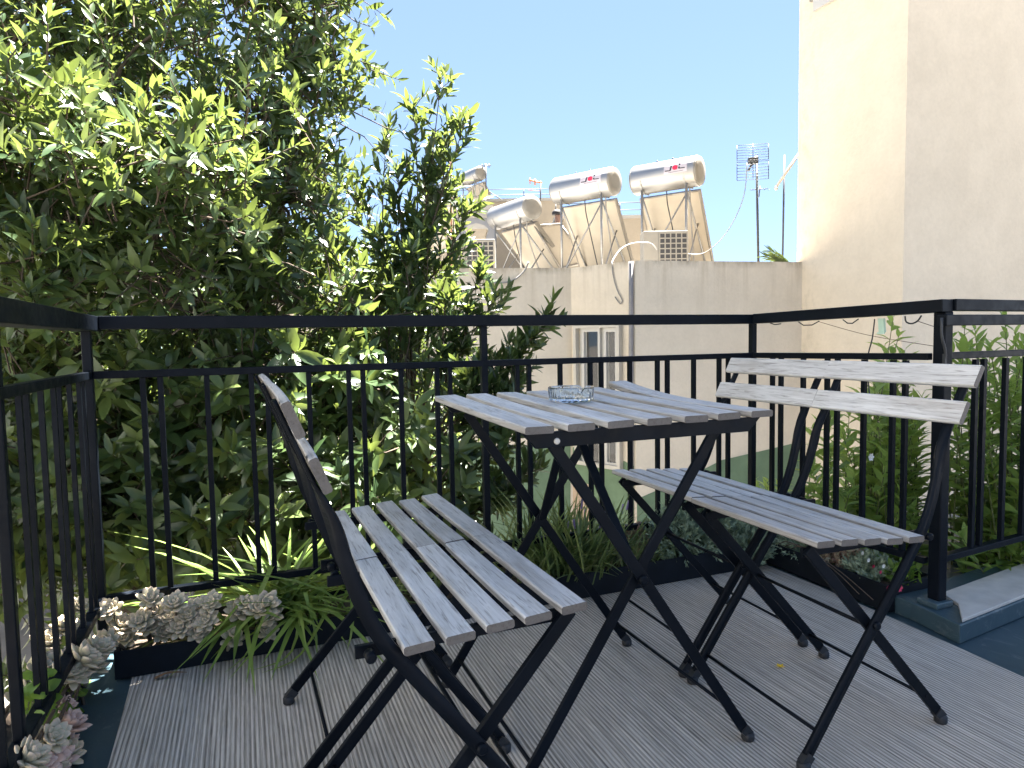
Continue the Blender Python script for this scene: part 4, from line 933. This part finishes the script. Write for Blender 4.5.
# ------------------------------------------------------------------ solar water heaters
def heater(label,pr,dr_,pl_,dl,dia,logo,panel=1.75,slope=60,zb=ZR,two_bands=True):
    Pr,Pl=at(*pr,dr_),at(*pl_,dl); zc=(Pr.z+Pl.z)/2; Pr.z=Pl.z=zc; c=(Pr+Pl)/2; a=(Pr-Pl).normalized(); s=Vector((-a.y,a.x,0)); 
    if s.dot(Vector((1,.3,0)))<0: s=-s
    L=(Pr-Pl).length; r=dia/2; zb=min(zb,zc-r-.2)
    t=thing('solar_water_heater',label,'water heater',(c.x,c.y,zb),'solar water heaters on the roofs')
    b=MB(); b.lathe(Pl,[(r*.97,0),(r,.012),(r,L-.012),(r*.97,L)],36,a); tk=b.build('tank',M['aluminium'],t)
    b=MB(); b.lathe(Pr,[(r*.97,.001),(r*.93,.03),(r*.5,.038),(.0,.04)],36,a); b.build('end_cap',M['tank_end'],t); b=MB(); b.lathe(Pl,[(r*.97,.001),(r*.9,.03),(0,.035)],36,-a); b.build('end_cap',M['tank_end'],t)
    b=MB()
    for u in (.16,.84):
        q=Pl+a*(L*u); P=[q-a*0+Vector((0,0,1))*(-(r+.006)*math.cos(f))+s*((r+.006)*math.sin(f)) for f in [R(x) for x in range(-75,80,15)]]
        for i in range(len(P)-1): b.bar(P[i],P[i+1],a,.006,.035)
    b.build('cradle_strap',M['galv'],t)
    b=MB()
    for u in (.16,.86):
        q=Pl+a*(L*u); f=q-s*.16; b.tube([z(f,zb),z(f,zc-r*.85)],.024,8); g_=q+s*1.0
        b.tube([z(f,zc-r-.06),z(g_,zb+.03)],.02,6); b.tube([z(f,zb+.05),z(q+s*.42,zc-r-.55)],.016,6); b.tube([z(f,zc-r*.85),z(q+s*.14,zc-r*.95)],.018,6)
    f0,f1=Pl+a*(L*.12)-s*.16,Pl+a*(L*.88)-s*.16
    b.tube([z(f0,zb+.05),z(f1,zc-r-.1)],.014,6); b.build('stand',M['galv'],t)
    # collector panel, its back toward us
    dn=s*math.cos(R(slope))-Vector((0,0,1))*math.sin(R(slope)); top=z(c,zc-r-.06)+s*.10; ln=min(panel,(zc-r-.08-zb)/math.sin(R(slope))); hw=L*.47
    nrm=a.cross(dn); 
    if nrm.z<0: nrm=-nrm
    b=MB(); b.obox(top+dn*ln/2,a*hw,dn*ln/2,nrm*.004); pn=b.build('collector_panel',M['panel_back'],t)
    b=MB()
    for s1 in (-1,1): b.obox(top+dn*ln/2+a*(s1*hw)+nrm*.035,a*.012,dn*(ln/2+.01),nrm*.045)
    for s1 in (0,1): b.obox(top+dn*(ln*s1)+nrm*.035,a*(hw-.012),dn*.012,nrm*.045)
    b.build('rim',M['panel_rim'],pn); b=MB(); b.obox(top+dn*ln/2+nrm*.07,a*(hw-.02),dn*(ln/2-.02),nrm*.003); b.build('glass',M['panel_glass'],pn)
    b=MB(); q=Pl+a*(L*.86); b.tube(spline([z(q,zc-r*.9),z(q+s*.02,zc-r-.3),z(q+s*.25-a*.05,zc-r-.8),z(q+s*.5-a*.1,zb+.1)],14),.013,6); b.build('pipe',M['cable_white'],t)
    b=MB(); q=Pl+a*(L*.5); b.tube(spline([z(q,zc-r*.95),z(q+s*.03,zc-r-.2),z(q+a*.05+s*.06,zc-r-.5),z(q+a*.18+s*.2,zb+.2)],14),.010,6)
    for u in (.35,.6): b.tube([z(Pl+a*(L*u),zc+r*.98),z(Pl+a*(L*u),zc+r+.045)],.012,6)
    b.build('hose',M['cable_dark'],t)
    if logo:
        # maker's label wrapped on the side that faces us
        def on(u,f,k): return Pl+a*u-s*((r+k)*math.cos(f))+Vector((0,0,(r+k)*math.sin(f)))
        u0,u1=L-.45*L,L-.10*L; f0,f1=R(-8),R(40)
        b=MB(); N=8
        for i in range(N):
            fa,fb=f0+(f1-f0)*i/N,f0+(f1-f0)*(i+1)/N; b.add([on(u0,fa,.004),on(u1,fa,.004),on(u1,fb,.004),on(u0,fb,.004)],[(0,1,2,3)])
        lb=b.build('label_plate',M['label_white'],tk)
        W_=u1-u0; H_=f1-f0
        def pt(x,y,k=.008): return on(u0+W_*x,f0+H_*y,k)
        def stroke(b,P,w):
            for (x0,y0),(x1,y1) in zip(P[:-1],P[1:]):
                dx,dy=x1-x0,y1-y0; l=math.hypot(dx,dy); nx,ny=-dy/l*w,dx/l*w*1.3
                b.add([pt(x0+nx,y0+ny),pt(x1+nx,y1+ny),pt(x1-nx,y1-ny),pt(x0-nx,y0-ny)],[(0,1,2,3)])
        b=MB(); stroke(b,[(.05,.26),(.30,.24)],.028); stroke(b,[(.28,.24),(.32,.62)],.036); stroke(b,[(.66,.30),(.68,.74)],.036); stroke(b,[(.66,.32),(.92,.30)],.028); stroke(b,[(.20,.10),(.84,.12)],.010); b.build('logo_lettering',M['logo_black'],lb)
        b=MB(); b.poly([pt(.49+.115*math.cos(q),.44+.2*math.sin(q),.009) for q in [2*PI*i/20 for i in range(20)]]); b.poly([pt(x,y,.007) for x,y in ((.40,.62),(.44,.62),(.60,.28),(.56,.26))]); b.build('logo_disc',M['red'],lb)
    return t
heater('largest solar water heater, its silver tank furthest right on the raised roof',(699,171),11.8,(636,181),12.5,.53,True)
heater('middle silver solar water heater with logo label, left of the largest one',(614,182.5),12.6,(557,190.5),13.4,.53,True)
heater('low silver solar water heater with plain ringed end cap behind the parapet at left',(532,209),13.8,(496,217),15.0,.50,False,slope=48)
heater('small distant solar water heater beside the antenna on the far rooftop',(481,174),24,(464,179),25,.50,False,panel=1.3,zb=at(470,200,24.5).z)
heater('small distant solar water heater half hidden by leaves on the far rooftop',(452,185),23,(441,190),23.8,.50,False,panel=1.4,zb=at(445,212,23.4).z)
# loose collector leaning between the heaters
p=at(541,238,14.2); 
t=thing('spare_collector','pale collector panel leaning on the roof in front of the man','panel',(p.x,p.y,ZR)); b=MB()
q=[at(535,226,14.0),at(560,224,14.3),at(588,262,14.6),at(560,268,14.2)]; nv=(q[1]-q[0]).cross(q[3]-q[0]).normalized(); b.prism(q,nv*.06); b.build('back_sheet',M['panel_back'],t,bevel=.006)
b=MB(); 
for i in range(4): b.tube([q[i]-nv*.0,q[(i+1)%4]-nv*.0],.028,6)
b.build('rim',M['panel_rim'],t)

# air conditioners
def aircon(label,x0,x1,y0,y1,d,side=20):
    p0,p1=at(x0,y1,d),at(x1,y1,d); zt=at(x0,y0,d).z; zb=min(p0.z,p1.z)-.15
    p0.z=p1.z=0; u=(p1-p0).normalized(); n=Vector((u.y,-u.x,0)); 
    if n.dot(CAM-p0)<0:n=-n
    t=thing('air_conditioner',label,'air conditioner',(p0.x,p0.y,zb),'air conditioner units on the roof')
    b=MB(); b.prism([z(p0-u*.25,zb),z(p1+u*.02,zb),z(p1+u*.02-n*.3,zb),z(p0-u*.25-n*.3,zb)],(0,0,zt-zb+.03)); b.build('casing',M['ac_white'],t,bevel=.012)
    b=MB(); b.prism([z(p0,zb+.04)+n*.003,z(p1,zb+.04)+n*.003,z(p1,zt-.01)+n*.003,z(p0,zt-.01)+n*.003],n*.006); b.build('grille_back',M['dark'],t)
    b=MB(); W_=(p1-p0).length
    for i in range(6): q=p0+u*(W_*i/5); b.prism([z(q-u*.009,zb+.04)+n*.010,z(q+u*.009,zb+.04)+n*.010,z(q+u*.009,zt-.01)+n*.010,z(q-u*.009,zt-.01)+n*.010],n*.012)
    for i in range(8): zz=zb+.04+(zt-.05-zb)*i/7; b.prism([z(p0,zz-.009)+n*.023,z(p1,zz-.009)+n*.023,z(p1,zz+.009)+n*.023,z(p0,zz+.009)+n*.023],n*.006)
    b.build('grille',M['ac_white'],t)
aircon('air conditioner with open grille under the largest solar heater',659.5,687,233,262,10.6)
aircon('air conditioner with square grille at left behind the parapet beside the slender tree',467,494,241.5,267,10.6)
# white flexible pipe arching beside the AC
t=thing('white_hose','white flexible hose arching over the parapet beside the middle heater','hose',tuple(at(610,262,9.5))); b=MB()
b.tube(spline([at(x,y,d) for x,y,d in ((611,266,8.6),(614,258,9),(622,248,9.8),(634,243,10.3),(650,243,10.4),(657,250,10.4))],20),.009,8)
b.build('hose',M['cable_white'],t)
t=thing('sagging_cable','pale cable sagging from the antenna down to the largest heater','cable',tuple(at(720,240,11))); b=MB()
b.tube(spline([at(x,y,11.2) for x,y in ((747,163),(745,190),(738,212),(724,236),(706,252),(690,254),(672,249),(656,244))],30),.007,5); b.build('cable',M['cable_white'],t)

# antennas
def pole(b,x0,y0,x1,y1,d,r): b.tube([at(x0,y0,d),at(x1,y1,d)],r,8)
D1=11.5; t=thing('roof_antenna','tall roof antenna with two grid reflectors beside the cream building','antenna',tuple(at(757.5,262,D1)),'roof antennas')
b=MB(); pole(b,756.5,156,758.5,272,D1,.020); b.build('mast',M['antenna'],t)
b=MB()
for (ya,yb_) in ((144,159.5),(161,179)):
    for i in range(7):
        f=i/6; y=ya+(yb_-ya)*f; pole(b,736.8,y+1.5,769,y-.5,D1-.15,.0045)
    for x in (737,753,768.5): pole(b,x,ya+(1.5 if x<750 else -.5),x,yb_+(1.5 if x<750 else -.5),D1-.15,.006)
b.build('grid_reflector',M['antenna'],t)
b=MB(); pole(b,756,157,748,171,D1,.02); c=at(753,161,D1); b.obox(c,RT*.08,UP*.05,FW*.04); b.build('feed',M['antenna'],t)
b=MB()
for x in (750,754,760,764,768): pole(b,x,190,x+2,188+abs(x-759)*.15,D1,.004)
pole(b,751,190,768,188.5,D1,.006); pole(b,760,186,759,197,D1,.008); b.build('small_yagi',M['antenna'],t)
t=thing('roof_pole','bare thin roof pole right of the grid antenna','pole',tuple(at(783,262,10.5))); b=MB(); pole(b,784.5,155,782.5,262,10.5,.014); b.build('mast',M['antenna'],t)
t=thing('awning_arm','pale slanting arm fixed to the cream building edge','arm',tuple(at(800,150,9.6))); b=MB(); pole(b,775.5,188,803,148,9.4,.02); pole(b,775,187,777,190,9.4,.022); b.build('arm',M['frame_cream'],t)
t=thing('palm_frond','dark tip of a palm frond showing above the parapet','plant',tuple(at(782,262,9.8))); lf=Leafage()
for (x0,y0,x1,y1) in ((788,262,766,256),(789,262,771,251),(787,262,776,258)):
    P0,P1=at(x0,y0,9.8),at(x1,y1,9.8); n=12; u=np.linspace(0,1,n)[:,None]; B=np.array(P0)*(1-u)+np.array(P1)*u; ax=np.array((P1-P0).normalized()); 
    for s_ in (-1,1): lf.add(B,np.tile(ax,(n,1))+np.array([0,0,s_*.45])+RNG.normal(0,.1,(n,3)),np.tile(np.array(-FW),(n,1)),np.full(n,.14),np.full(n,.02),RNG.uniform(.1,.5,n),shape=LANCE)
lf.build('leaflets',M['leaf'],t)
def yagi(label,x,yt,yb_,d,els,m2):
    t=thing('roof_antenna',label,'antenna',tuple(at(x,yb_,d)),'roof antennas'); b=MB(); pole(b,x,yt,x,yb_,d,.022); b.build('mast',M['antenna'],t); b=MB()
    for (xa,ya,xc,yc,r_) in els: pole(b,xa,ya,xc,yc,d,r_)
    b.build('elements',m2,t)
yagi('thin T shaped antenna on the far rooftop beside a small heater',486,164,196,24,[(480,166,491,165.5,.02),(482,164,482,169,.012),(485,163.5,485,168,.012),(489,163.5,489,168,.012)],M['antenna'])
yagi('pale antenna with orange elements on the far rooftop',540.5,181,212,22,[(529,180,542,183,.03),(530,178,530,184,.02),(535,179,535,185,.03),(528,190,541,191,.012)],M['orange'])

# ------------------------------------------------------------------ far roofs
def house(label,x0,x1,ytop,d,depth,m,rail_top=None,name='rooftop_house'):
    a=at(x0,ytop[0],d); c=at(x1,ytop[1],d); zt=(a.z+c.z)/2; a.z=c.z=0; u=(c-a).normalized(); n=Vector((-u.y,u.x,0)); 
    if n.dot(a-CAM)<0:n=-n
    t=thing(name,label,'house',(a.x,a.y,GZ)); b=MB(); b.prism([z(a,GZ),z(c,GZ),z(c+n*depth,GZ),z(a+n*depth,GZ)],(0,0,zt-GZ)); b.build('wall',m,t)
    b=MB(); b.prism([z(a-u*.05-n*.06,zt+.002),z(c+u*.05-n*.06,zt+.002),z(c+u*.05+n*(depth+.05),zt+.002),z(a-u*.05+n*(depth+.05),zt+.002)],(0,0,.10)); b.build('coping',M['roof_white'],t)
    if rail_top:
        h=at(x0,rail_top[0],d).z-zt; b=MB(); L=(c-a).length; k=max(3,int(L/1.1))
        for i in range(k+1): q=a+u*(L*i/k); b.tube([z(q,zt+.09),z(q,zt+h)],.018,6)
        for hh in (h,h*.55): b.tube([z(a,zt+hh),z(c,zt+hh)],.014,6)
        b.build('roof_railing',M['antenna'],t)
    return t
house('far beige house with a thin roof railing behind the low heater',452,560,(200,203),26,8,M['far_beige'],(190.5,0))
house('far pale house with a dark roof railing seen between the two large heaters',556,652,(219,219),21,6,M['far_beige'],(204,0))
house('pale grey flat roofed house behind the slender tree',448,491,(210,210),17.5,5,M['roof_grey'])
house('shaded grey plastered house wall behind the slender tree leaves',425,454,(207,207),16.8,5,M['concrete'])
# grey sloping skylight and vent cowl
t=thing('chimney_cowl','peach vent cowl with a white peaked cap on the roof at left','chimney',tuple(at(477,241,14)))
q=[at(x,y,14) for x,y in ((469.5,239),(484.5,239),(487,228.5),(466,228.5))]; b=MB(); b.prism(q,FW*.3); b.build('cowl',M['far_beige'],t)
q=[at(x,y,13.98) for x,y in ((465,229),(488,228.5),(484,225),(476,223),(468,225.5))]; b=MB(); b.prism(q,FW*.34); b.build('cap',M['roof_white'],t)
t=thing('roof_shed','sloping grey sheet roof shed behind the vent cowl','shed',tuple(at(475,240,15.5)))
q=[at(x,y,15.5) for x,y in ((456,262),(495,262),(495,222),(489,217),(456,217))]; b=MB(); b.prism(q,FW*1.5); b.build('sheet_wall',M['roof_grey'],t)
q=[at(x,y,15.4) for x,y in ((455,216.8),(490,216.8),(490,213),(455,211.5))]; b=MB(); b.prism(q,FW*1.7); b.build('roof_edge',M['roof_white'],t)
# slim rusty pole in front of the far roofs
t=thing('rusty_pole','slim rusty pole rising beside the slender tree','pole',tuple(at(451,262,9.5))); b=MB(); pole(b,450.5,160,452,268,9.5,.014); b.build('mast',plain('rust',(.22,.11,.06),.8,var=.3),t)

# ------------------------------------------------------------------ man on the roof
hd=at(554,216.5,14.9); fx=RT0*.9+FW*.25; fx.z=0; fx.normalize(); fy=Vector((-fx.y,fx.x,0)); zf=ZR
man=thing('person','dark haired man in a mottled grey shirt working among the solar heaters, facing right','person',(hd.x,hd.y,zf))
H=hd.z+.11-zf
def J(f,s_,h): return Vector((0,0,0))+fx*f+fy*s_+Vector((0,0,h*H))
bmv=[(J(0,0,.53),.15),(J(.02,0,.66),.14),(J(.06,0,.78),.15),(J(.08,0,.835),.07),(J(.09,0,.875),.060),(J(.10,0,.935),.088),(J(.11,0,.975),.075),
     (J(.05,.17,.80),.065),(J(.12,.22,.66),.05),(J(.30,.17,.60),.04),(J(.38,.15,.60),.032),
     (J(.05,-.17,.80),.065),(J(.12,-.22,.66),.05),(J(.30,-.17,.60),.04),(J(.38,-.15,.60),.032),
     (J(0,.10,.47),.09),(J(.02,.11,.27),.06),(J(0,.11,.05),.045),(J(.13,.11,.02),.035),
     (J(0,-.10,.47),.09),(J(.02,-.11,.27),.06),(J(0,-.11,.05),.045),(J(.13,-.11,.02),.035)]
ed=[(0,1),(1,2),(2,3),(3,4),(4,5),(5,6),(2,7),(7,8),(8,9),(9,10),(2,11),(11,12),(12,13),(13,14),(0,15),(15,16),(16,17),(17,18),(0,19),(19,20),(20,21),(21,22)]
me=bpy.data.meshes.new('body'); me.from_pydata([tuple(v) for v,_ in bmv],ed,[])
def shirt():
    m,nt,b_=mat('mottled shirt and skin'); tc=nt.nodes.new('ShaderNodeTexCoord'); sp=nt.nodes.new('ShaderNodeSeparateXYZ'); nt.links.new(tc.outputs['Object'],sp.inputs[0])
    n=noise(nt,coords(nt),14,4,.6); sh=ramp(nt,n,[(.4,(.13,.12,.11)),(.55,(.36,.34,.31))])
    fsk=nt.nodes.new('ShaderNodeMapRange'); fsk.inputs[1].default_value=.852*H; fsk.inputs[2].default_value=.856*H; nt.links.new(sp.outputs[2],fsk.inputs[0])
    fpt=nt.nodes.new('ShaderNodeMapRange'); fpt.inputs[1].default_value=.52*H; fpt.inputs[2].default_value=.524*H; nt.links.new(sp.outputs[2],fpt.inputs[0])
    c=mix(nt,fpt.outputs[0],(.06,.07,.10),sh); c=mix(nt,fsk.outputs[0],c,(.20,.115,.08)); setc(nt,b_,c); b_.inputs['Roughness'].default_value=.7; return m
bo=link(me,'body',shirt(),man,Vector((hd.x,hd.y,zf)))
mo=bo.modifiers.new('skin','SKIN')
for i,(v,r_) in enumerate(bmv): me.skin_vertices[0].data[i].radius=(r_,r_*(.8 if i in (0,1,2) else 1))
me.skin_vertices[0].data[0].use_root=True
mo.use_smooth_shade=True; bo.modifiers.new('sub','SUBSURF').render_levels=2
# mo.use_smooth_shade=True; bo.modifiers.new('sub','SUBSURF').render_levels=2
OFF[man.name]=Vector((0,0,0)); b=MB(); hc=J(.085,0,.955); n_=14
b.ring([[hc+fx*(-.02)+(fx*math.cos(2*PI*k/16)*.112+fy*math.sin(2*PI*k/16)*.095)*math.cos(f)+Vector((0,0,.025+.105*math.sin(f))) for k in range(16)] for f in [R(x) for x in (-12,5,25,45,65,82)]],True,True)
b.build('hair',plain('dark hair',(.012,.010,.010),.6),man)
b=MB(); b.lathe(hc+fx*.105+Vector((0,0,-.03)),[(.012,-.02),(.020,0),(.004,.03)],8,(fx.x,fx.y,-.4)); b.build('nose',plain('skin',(.20,.115,.08),.6),man)

# ------------------------------------------------------------------ unseen house added beyond the left edge to bounce sunlight
hm=thing('fill_house','white rendered house across the courtyard on the left','house',(-9,0,GZ)); b=MB(); b.box(-14,-8,-12,9,GZ,7.5); b.build('wall',M['fill_wall'],hm)
# ------------------------------------------------------------------ light, sky, camera
SUN_AZ=34.3; SUN_EL=69                                         # azimuth from +X toward +Y
sd=Vector((math.cos(R(SUN_AZ))*math.cos(R(SUN_EL)),math.sin(R(SUN_AZ))*math.cos(R(SUN_EL)),math.sin(R(SUN_EL))))
sl_=bpy.data.lights.new('sun','SUN'); sl_.energy=SUN_E; sl_.angle=R(.5); sl_.color=(1,.965,.91)
so=bpy.data.objects.new('sun',sl_); COL.objects.link(so); so.location=sd*30; so.rotation_euler=(-sd).to_track_quat('-Z','Y').to_euler()
wd=bpy.data.worlds.new('World'); scene.world=wd; wd.use_nodes=True; nt=wd.node_tree
sk=nt.nodes.new('ShaderNodeTexSky'); sk.sky_type='NISHITA'; sk.sun_disc=False; sk.sun_elevation=R(SUN_EL); sk.sun_rotation=R(90-SUN_AZ); sk.air_density=SKY[0]; sk.dust_density=SKY[1]; sk.ozone_density=SKY[2]; sk.altitude=SKY[4]
gm=nt.nodes.new('ShaderNodeGamma'); gm.inputs[1].default_value=SKY[5]; nt.links.new(sk.outputs[0],gm.inputs[0]); nt.links.new(mix(nt,1.,gm.outputs[0],SKY[6],'MULTIPLY'),nt.nodes['Background'].inputs[0]); nt.nodes['Background'].inputs[1].default_value=SKY[3]
cd=bpy.data.cameras.new('camera'); co=bpy.data.objects.new('camera',cd); COL.objects.link(co)
cd.sensor_fit='HORIZONTAL'; cd.sensor_width=36; cd.lens=36*FPX/1024; cd.clip_start=.02; cd.clip_end=2000
mw=Matrix((( RT.x,UP.x,-FW.x,CAM.x),(RT.y,UP.y,-FW.y,CAM.y),(RT.z,UP.z,-FW.z,CAM.z),(0,0,0,1))); co.matrix_world=mw
scene.camera=co
vs=scene.view_settings; vs.view_transform='Standard'; vs.look='None'; vs.gamma=1; vs.use_curve_mapping=False; vs.exposure=EXPO
scene.render.engine='CYCLES'; scene.cycles.max_bounces=10; scene.cycles.transparent_max_bounces=8; scene.cycles.diffuse_bounces=6; scene.cycles.transmission_bounces=8
scene.cycles.use_denoising=True
